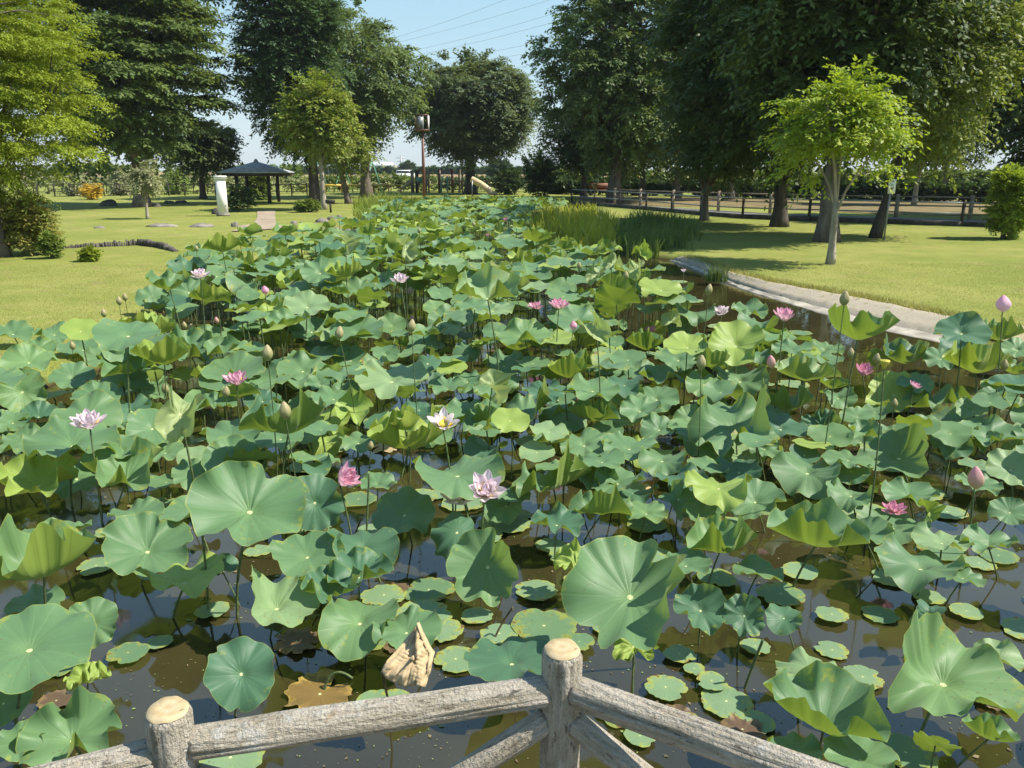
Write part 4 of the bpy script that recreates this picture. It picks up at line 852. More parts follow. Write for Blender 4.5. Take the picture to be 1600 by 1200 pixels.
# ------------------------------------------------------------------ lotus
def leaf_arrays(Rr,seed,cup=.12,saddle=.0,sphi=0.0,ruff=.05,dent=.10,lift=(),nr=11,ns=54,notch=.10,nphi=0.0,crumple=0.0,rag=0.0):
    rnd=random.Random(seed); th=np.arange(ns)/ns*2*PI
    ph=[rnd.uniform(0,2*PI) for _ in range(24)]
    out=1+.035*np.cos(2*th+ph[0])+.03*np.cos(3*th+ph[1])+.016*np.cos(7*th+ph[2])+.012*np.cos(11*th+ph[3])+.008*np.cos(17*th+ph[13])
    for q,(p0,amt) in enumerate(((nphi,notch),(nphi+PI+rnd.uniform(-.3,.3),notch*.6))):
        dd=np.angle(np.exp(1j*(th-p0))); out-=amt*np.exp(-(dd/.16)**2)
    if seed%3==0 and not rag:
        for _ in range(rnd.randint(1,3)):
            p0=rnd.uniform(0,6.28); out-=rnd.uniform(.05,.17)*np.exp(-(np.angle(np.exp(1j*(th-p0)))/rnd.uniform(.05,.11))**2)
    if rag: out+=rag*np.array([noise.noise((math.cos(a)*3.2,math.sin(a)*3.2,seed*1.7))+.8*noise.noise((math.cos(a)*8,math.sin(a)*8,seed*1.3)) for a in th])-rag*.4
    rr=(np.arange(nr)+1)/nr; rr=rr**.9
    r=rr[:,None]*np.ones(ns); t=np.ones((nr,1))*th
    z=cup*r**2+saddle*r**2*np.cos(2*(t-sphi))-dent*np.exp(-(r/.20)**2)+.004*np.cos(21*t)*np.sqrt(r)
    wav=np.zeros_like(t); tot=0
    for k,a in ((3,.6),(4,.7),(5,1.0),(7,.9),(9,.7),(13,.45),(19,.22)):
        a*=rnd.uniform(.4,1.3); wav+=a*np.cos(k*t+ph[4+k%17]); tot+=a
    z+=ruff*2.0*r**3.2*wav/tot*1.6
    for lp,amt in lift:
        s=r*np.cos(t-lp); z+=amt*np.maximum(0,s-.18)**1.5*1.5
    if crumple:
        z+=crumple*(np.cos(5*t+ph[14]+r*5)+np.cos(8*t+ph[15]-r*9)+np.cos(13*t+ph[16]))*r*.33
    z0=np.full((1,ns),-dent); zz=np.vstack([z0,z]); r0=np.vstack([np.zeros((1,ns)),r*out])
    dr=np.diff(r0,axis=0); dz=np.diff(zz,axis=0); hr=np.sqrt(np.maximum(dr**2-dz**2,(.28*dr)**2)); rh=np.cumsum(hr,axis=0)
    X=rh*np.cos(t); Y=rh*np.sin(t)
    V=np.concatenate([[[0,0,-dent]],np.stack([X,Y,z],2).reshape(-1,3)])*Rr
    I=1+np.arange(nr*ns).reshape(nr,ns); J=np.roll(I,-1,1)
    Q=np.stack([I[:-1],I[1:],J[1:],J[:-1]],2).reshape(-1,4)
    T=np.stack([np.zeros(ns,int),I[0],J[0]],1)
    u0=np.arange(ns)/ns; u1=(np.arange(ns)+1)/ns
    uq=np.zeros((nr-1,ns,4,2)); 
    uq[:,:,0,0]=uq[:,:,1,0]=u0; uq[:,:,2,0]=uq[:,:,3,0]=u1
    uq[:,:,0,1]=uq[:,:,3,1]=rr[:-1,None]; uq[:,:,1,1]=uq[:,:,2,1]=rr[1:,None]
    ut=np.zeros((ns,3,2)); ut[:,0,0]=(u0+u1)/2; ut[:,1,0]=u0; ut[:,2,0]=u1; ut[:,1:,1]=rr[0]
    return V,Q,T,np.concatenate([uq.reshape(-1,2),ut.reshape(-1,2)])
def stem_arrays(p,rad,seed,n=7,m=9,bend=.06,foot=(0,0)):
    """from under the water to the blade centre p (local), gently bowed"""
    rnd=random.Random(seed); bx,by=rnd.uniform(-bend,bend),rnd.uniform(-bend,bend); pts=[];rs=[]
    a=Vector((foot[0],foot[1],-.35))
    for i in range(m):
        f=i/(m-1); q=a.lerp(Vector(p),f); s=math.sin(PI*f); pts.append((q.x+bx*s,q.y+by*s,q.z)); rs.append(rad*(1.15-.35*f))
    return tube_arrays(pts,rs,n,False)
LEAVES=[]   # records of every individual leaf
def tilt_quat(center,h,asp,pose,rnd):
    dx,dy=-center.x,-center.y; d=math.hypot(dx,dy); e=math.atan2(EYE-h,d)
    ap=math.asin(max(.05,min(.97,asp)))
    if pose=='b': ti=-(e+ap*.9)
    elif pose in('n','c'): ti=max(-.42,min(.30,(ap-e)*.5-.16 if pose=='n' else (ap-e)*.8))
    else: ti=ap-e
    ti=max(-1.15,min(1.25,ti))
    ax=Vector((dx/d,dy/d,0)); axis=Vector((0,0,1)).cross(ax); return Quaternion(axis,ti)
def place_leaf(c,Rr,kind,pose,asp,seed,group,label=None,short=None,hand=False,lod=0):
    """record a leaf; the meshes are built after the 300 largest are known"""
    LEAVES.append(dict(c=Vector(c),R=Rr,kind=kind,pose=pose,asp=asp,seed=seed,group=group,label=label,short=short,hand=hand,px=proj(c),w=None))
def leaf_shape(L_):
    rnd=random.Random(L_['seed']*7+1); pose=L_['pose']; c=L_['c']; cam_az=math.atan2(-c.y,-c.x)
    k=dict(cup=rnd.uniform(.03,.22),saddle=rnd.uniform(.03,.22),sphi=rnd.uniform(0,PI),ruff=rnd.uniform(.06,.135),dent=rnd.uniform(.06,.14),nphi=rnd.uniform(0,2*PI),notch=rnd.uniform(.04,.14))
    if pose=='c': k.update(cup=rnd.uniform(.34,.50),saddle=rnd.uniform(.0,.14),ruff=rnd.uniform(.10,.16))
    elif pose=='s': k.update(saddle=rnd.uniform(.28,.42),sphi=cam_az+PI/2+rnd.uniform(-.5,.5),cup=.05)
    elif pose=='d': k.update(cup=-rnd.uniform(.2,.4),dent=.02,saddle=rnd.uniform(.05,.2))
    elif pose=='p': k.update(cup=rnd.uniform(.0,.14),saddle=rnd.uniform(.0,.13),ruff=rnd.uniform(.045,.10),dent=rnd.uniform(.05,.12))
    elif pose=='w': k.update(saddle=rnd.uniform(.1,.2),ruff=.2,lift=((rnd.uniform(0,6.28),rnd.uniform(.4,.9)),))
    elif pose=='l': k.update(cup=.12,saddle=.1,lift=((cam_az-1.9,.75),),notch=.16,nphi=cam_az-.9)      # left side folded up
    elif pose=='r': k.update(cup=.12,saddle=.1,lift=((cam_az+1.9,.75),),notch=.2,nphi=cam_az+2.7)
    elif pose=='n': k.update(cup=rnd.uniform(.42,.58),lift=((cam_az+rnd.uniform(-.7,.7),rnd.uniform(.1,.3)),),saddle=rnd.uniform(.05,.16),ruff=rnd.uniform(.10,.16),dent=.05)                                       # near edge folded up, underside shows
    elif pose=='k': k.update(cup=.2,crumple=.22,ruff=.16,saddle=.3)
    elif pose=='z': k.update(cup=0,saddle=0,ruff=.012,dent=.0,notch=rnd.uniform(.1,.4),rag=rnd.uniform(.02,.09)) if not L_['kind'] in ('leaf_brown','leaf_amber','leaf_dry') else k.update(cup=.03,saddle=.03,ruff=.07,dent=.0,notch=.5,rag=.20)                    # lies on the water
    elif pose=='v': k.update(saddle=.75,sphi=rnd.uniform(0,PI),crumple=.08,cup=.1)                          # folded
    elif pose=='h': k.update(cup=.16,dent=.10,saddle=.05,lift=((cam_az+PI+.75,.25),),notch=.30,nphi=cam_az+PI-.55,ruff=.07)
    elif pose=='H': k.update(cup=.20,dent=.05,saddle=.16,sphi=cam_az+.9,notch=.46,nphi=cam_az+PI-.65,ruff=.09,lift=((cam_az+1.7,.35),))
    return k
def hand(px,py,w,h,kind='leaf_blue',pose='f',label=None,short=None,Rr=.27,hz=None,group='lotus leaves in the pond'):
    d=ray(px,py); t=2*Rr*FOC/w; z=EYE+t*d.z
    lo,hi=(.22,.62) if py>760 else (.26,.85) if py>640 else (.32,1.12)
    if hz is not None: lo=hi=hz
    z=max(lo,min(hi,z)); t=(z-EYE)/d.z
    for ox,oy,ow,ot in OBST:            # a leaf stands behind the flowers and buds seen against it
        if abs(px-ox)<w*.5 and abs(py-oy)<h*.6+ow*.3 and ox!=640:
            need=ot+.10+w/2*t/FOC*(.5 if oy<py else .25)
            if t<need: t=need; z=EYE+t*d.z
    if z<.13: z=.13; t=(z-EYE)/d.z
    Rr=w/2*t/FOC*1.02
    a=min(.97,h/w)
    place_leaf(d*t+Vector((0,0,EYE)),Rr,kind,pose,a,int(px*31+py*17),group,label,short,True); LEAVES[-1]['w']=w
B,Gn,Yl,Pl,Dp,Wn='leaf_blue','leaf_green','leaf_yellow','leaf_pale','leaf_deep','leaf_worn'
# ------------------------------------------------------------------ flowers, buds, pods
OBST=[]  # (px,py,halfwidth,depth): nothing random may stand in front of these
def petal_mesh(name,Lp,Wp,curl,seed,mat):
    nu,nv=8,6; V=[];Q=[];UV=[]
    for i in range(nu+1):
        u=i/nu; w=Wp*(math.sin(PI*min(1,(u*.92+.06)))**.75)*(1-.25*u)*(1.0 if u<.9 else .55); w=max(w,.0015)
        for j in range(nv+1):
            v=j/nv*2-1; a=v*.9
            x=math.sin(a)*w*.62; cupz=(1-math.cos(a))*w*.75
            V.append((x,Lp*(u*.93-.12*curl*u*u),Lp*(.35*curl*u**2-.10*u*(1-u))+cupz+ .004*math.sin(6*v+seed)*u))
    for i in range(nu):
        for j in range(nv):
            k=i*(nv+1)+j; Q.append((k,k+1,k+nv+2,k+nv+1))
    for q in Q:
        for k in q: UV.append(((k%(nv+1))/nv,(k//(nv+1))/nu))
    return np_mesh(name,V,Q,True,UV)
PET={}
def petals_for(mat):
    if mat not in PET:
        PET[mat]=[petal_mesh('petal',Lp,Wp,c,i,mat) for i,(Lp,Wp,c) in enumerate([(.115,.058,.55),(.105,.054,.75),(.085,.044,.95)])]
        for me in PET[mat]: me.materials.append(M[mat])
    return PET[mat]
def stem_to(root,p,rad,seed,mat='stem',foot=(0,0),bend=.06):
    V,Q,T=stem_arrays(p,rad,seed,bend=bend,foot=foot); link('stem',np_mesh('stem',V,Q,True),M[mat],root)
def flower(px,py,w,mat,label,op=.6,face=0.0,faz=-PI/2,separate=True,pod=True,n=(8,7,5),hz=None,size=.20):
    d=ray(px,py); t=size*FOC/w; z=EYE+t*d.z; z=max(.30,min(1.35,z)) if hz is None else hz
    t=(z-EYE)/d.z; S=w*t/FOC/.158; c=d*t+Vector((0,0,EYE)); OBST.append((px,py,w*.65,t))
    root=thing('lotus_flower',label,'flower',(c.x,c.y,0),0,'lotus flowers'); rnd=random.Random(int(px*3+py))
    q=Quaternion(Vector((0,0,1)).cross(Vector((math.cos(faz),math.sin(faz),0))),face)
    zc=z-.02; MP=petals_for(mat); mb=MB(); allV=[];allUV=[]
    mesh_list=[]
    for wv,cnt in enumerate(n):
        for k in range(cnt):
            a=2*PI*(k+.5*(wv%2)+rnd.uniform(-.16,.16))/cnt; el=(op*(.15+.62*wv/2)+ (1-op)*(.75+.6*wv/2))*1.15+rnd.uniform(-.12,.16)
            Rm=Matrix.Rotation(a,4,'Z')@Matrix.Rotation(min(el,1.5),4,'X'); sc=S*rnd.uniform(.88,1.08)
            mt=q.to_matrix().to_4x4()@Rm@Matrix.Diagonal((sc*rnd.uniform(.9,1.1),sc,sc,1))
            mesh_list.append((MP[wv],Matrix.Translation((0,0,zc))@mt))
    if separate:
        for me,mt in mesh_list:
            o=bpy.data.objects.new('petal',me); COL.objects.link(o); o.parent=root; o.matrix_local=mt
    else:
        V=[];Q=[];UV=[];nn=0
        for me,mt in mesh_list:
            v=np.zeros(len(me.vertices)*3); me.vertices.foreach_get('co',v); v=v.reshape(-1,3); mm=np.array(mt); v=v@mm[:3,:3].T+mm[:3,3]
            qd=np.zeros(len(me.loops),int); me.loops.foreach_get('vertex_index',qd); uv=np.zeros(len(me.loops)*2); me.uv_layers[0].data.foreach_get('uv',uv)
            V.append(v);Q.append(qd.reshape(-1,4)+nn);UV.append(uv.reshape(-1,2)); nn+=len(v)
        link('petals',np_mesh('petals',np.concatenate(V),np.concatenate(Q),True,np.concatenate(UV)),M[mat],root)
    if pod:
        m=MB(); m.lathe([(0,0),(.010,.004),(.017,.022),(.019,.030),(.017,.033),(0,.034)],14); m.build('seed_pod',M['pod'],root,True,(0,0,zc),q)
        root.children[-1].scale=(S*1.1,)*3
        m=MB()
        for k in range(46):
            a=rnd.uniform(0,2*PI); r0=.020; e=Vector((math.cos(a)*rnd.uniform(.026,.045),math.sin(a)*rnd.uniform(.026,.045),rnd.uniform(.018,.036)))
            m.tube([(math.cos(a)*.013,math.sin(a)*.013,.004),e*.7,e],[.0012,.0013,.0022],4,True)
        o=m.build('stamens',M['stamen'],root,False,(0,0,zc),q); o.scale=(S*1.1,)*3
    stem_to(root,(0,0,zc+.004),.0062,int(px),foot=(rnd.uniform(-.08,.08),rnd.uniform(-.08,.08)))
    return root
FL=[(140,664,50,'petal_pale','open pale pink flower at the left edge over blue-green leaves',.75,.25),
(370,598,40,'petal_pink','pink flower left of centre beside a greenish bud',.6,.3),
(313,432,28,'petal_pale','small open pink flower near the left bank',.8,.2),
(625,439,28,'petal_pale','pale pink open flower in the middle distance left of centre',.8,.2),
(837,481,24,'petal_pink','left of the two pink flowers side by side in the middle',.75,.2),
(873,480,32,'petal_pink','right of the two pink flowers side by side in the middle',.8,.2),
(1016,516,18,'petal_deep','small deep pink flower low among leaves, right of centre',.8,.4),
(1128,489,26,'petal_white','whitish pink flower with drooping petals in front of the bank tree',.55,.7),
(1225,499,38,'petal_pink','pink cup-shaped flower with one long white petal near the bank edge',.3,.15),
(1348,584,34,'petal_deep','deep pink cup flower on the right beside the yellow seed pod',.35,.2),
(1428,603,20,'petal_pink','half-hidden pink flower right of the deep pink cup flower',.5,.5),
(692,664,52,'petal_white','white flower with few petals and hanging golden stamens',.55,.55),
(530,750,54,'petal_pink','pink drooping flower turned sideways right of the largest heart leaf',.35,1.1),
(757,767,58,'petal_pale','pale pink open flower with yellow centre, largest in the middle',.75,.75),
(712,781,46,'petal_white','flat white flower low behind the largest pale pink flower',.95,.1),
(1396,797,36,'petal_deep','faded dark pink flower lying on a flat leaf',.95,.1),
(790,345,10,'petal_deep','tiny pink flower far off in front of the iris patch',.4,0.0),
(1068,424,10,'petal_pale','tiny pale flower near the dark reeds',.5,.2),
(762,369,8,'petal_pink','tiny pink bloom among the far leaves in the middle',.3,0.0),
(640,458,20,'petal_white','fading whitish flower right under the pale pink open one',.5,.5)]
for i,f in enumerate(FL):
    faz={12:-.2,7:-2.2,10:-.6,11:-1.35}.get(i,-PI/2+.2)
    flower(f[0],f[1],f[2],f[3],f[4],f[5],f[6]*.8,faz,separate=f[2]>=30,pod=f[2]>=24 and f[5]>.45,n=(4,2,0) if i==11 else (8,7,5) if f[2]>20 else (7,5,3))
def bud(px,py,h,mat,label,size=.105,open_=0,hz=None,name='lotus_bud',tilt=.12):
    d=ray(px,py); t=size*FOC/h; z=EYE+t*d.z; z=max(.3,min(1.5,z)) if hz is None else hz
    t=(z-EYE)/d.z; S=h*t/FOC; c=d*t+Vector((0,0,EYE)); OBST.append((px,py,h*.6,t)); rnd=random.Random(int(px+py*5))
    root=thing(name,label,'flower bud',(c.x,c.y,0),0,'lotus buds'); q=Quaternion((math.cos(px),math.sin(px),0),rnd.uniform(0,tilt*2))
    V=[];Q=[];UV=[]; n=24; m=14
    for i in range(m+1):
        u=i/m; r=(.40 if open_ else .30)*math.sin(PI*min(1,u*.93+.035))**.8*(1-.42*u)*1.25
        if open_: r=max(r,.18*(u>.8)*(1-(u-.8)*3)); 
        if i==m: r=.003
        for k in range(n):
            a=2*PI*k/n; rr=r*(1+.10*abs(math.sin(2.5*a+u*1.5))-.05); V.append((rr*math.cos(a)*S,rr*math.sin(a)*S,(u-.5)*S))
    for i in range(m):
        for k in range(n): k2=(k+1)%n; Q.append((i*n+k,i*n+k2,(i+1)*n+k2,(i+1)*n+k)); UV+=[(k/n,i/m),((k+1)/n,i/m),((k+1)/n,(i+1)/m),(k/n,(i+1)/m)]
    link('bud',np_mesh('bud',V,Q,True,UV),M[mat],root,(0,0,z),q)
    stem_to(root,(0,0,z-.45*S),(.0042 if size<.12 else .0058),int(px+1),foot=(rnd.uniform(-.1,.1),rnd.uniform(-.06,.1)))
BU=[(418,551,26,'bud_green','pale bud above the neat pale-rimmed leaf, left of centre'),(445,641,30,'bud_green','tan bud standing over the yellow sunlit rim leaf'),(530,520,22,'bud_green','pale bud right of the pale leaf in the middle distance'),(643,509,22,'bud_green','greenish bud in the middle, left of the widest scalloped leaf'),(644,498,12,'bud_pink','small pinkish bud just above another bud in the middle'),
(353,612,20,'bud_green','small bud touching the lower left of the pink flower'),(258,607,18,'bud_green','slim bud on a tall stem over the left leaves'),(1320,466,24,'bud_green','tall greenish bud standing before the right bank'),(1108,452,18,'bud_green','small bud standing before the bank by the dark water'),(162,489,14,'bud_green','left of three small buds against the left lawn'),(186,470,14,'bud_green','middle of three small buds against the left lawn'),(195,464,13,'bud_green','right of three small buds against the left lawn'),
(1096,566,24,'bud_green','bud beside the upright yellow-green leaf'),(1205,565,22,'bud_pink','purplish bud peeping over a folded pale leaf'),(288,508,12,'bud_green','left bud of a pair in the left middle'),(299,512,13,'bud_green','right bud of a pair in the left middle'),(596,623,18,'bud_green','small bud on a tall bare stem in the middle'),(579,696,16,'bud_green','little bud beside the yellow-green cup'),(113,540,14,'bud_green','small bud above the leaves at far left'),(1330,552,18,'bud_green','bud beside the deep pink cup flower, on its left'),(1370,560,18,'bud_green','slim bud left of the yellow seed pod'),(307,388,10,'bud_green','tiny bud against the left lawn above the small pink flower'),(1398,630,16,'bud_green','bud beside the upright bright leaf'),(978,430,14,'bud_green','bud among leaves before the dark reeds'),(1570,570,18,'bud_green','bud at the right edge over yellow undersides'),(655,360,9,'bud_green','tiny pale bud far off left of centre'),(740,350,9,'bud_green','tiny pale bud far off in the middle'),(338,500,12,'bud_pink','tiny pinkish bud in the left middle'),(905,415,12,'bud_green','tiny bud before the iris patch'),(868,430,11,'bud_green','tiny pale bud left of the olive tilted leaf')]
for b_ in BU: bud(*b_)
bud(1525,746,38,'bud_pink','tall pointed pink bud on a curved stem at the right',.14)
bud(1568,474,26,'petal_pink','round pink bud opening on a tall stem before the right bank',.14,1)
bud(414,453,14,'petal_deep','small round deep pink bud in the left middle distance',.10,1)
bud(896,508,14,'petal_deep','small round pink bud peeping over an olive underside',.085,1)
def pod(px,py,w,mat,label):
    d=ray(px,py); t=.055*FOC/w; z=max(.3,min(1.2,EYE+t*d.z)); t=(z-EYE)/d.z; S=w*t/FOC; c=d*t+Vector((0,0,EYE)); OBST.append((px,py,w*.7,t))
    root=thing('lotus_seed_pod',label,'seed pod',(c.x,c.y,0),0,'lotus seed pods'); m=MB(); m.lathe([(.0,-.55),(.12,-.5),(.3,-.1),(.5,.25),(.52,.38),(.45,.44),(0,.45)],18); o=m.build('pod',M[mat],root,True,(0,0,z)); o.scale=(S,)*3
    m=MB()
    for k in range(9):
        a=2.4*k; r0=.13*math.sqrt(k); m.lathe([(.05,.45),(.045,.49),(0,.50)],8,(r0*math.cos(a),r0*math.sin(a),0))
    o=m.build('seed',M['pod_green'],root,True,(0,0,z)); o.scale=(S,)*3
    stem_to(root,(0,0,z-.5*S),.0055,int(px))
pod(1382,569,15,'pod','yellow seed pod right of the deep pink cup flower'); pod(705,675,14,'pod_green','green seed pod left bare beside the white flower') if False else None
pod(690,868-205,1,'pod','') if False else None
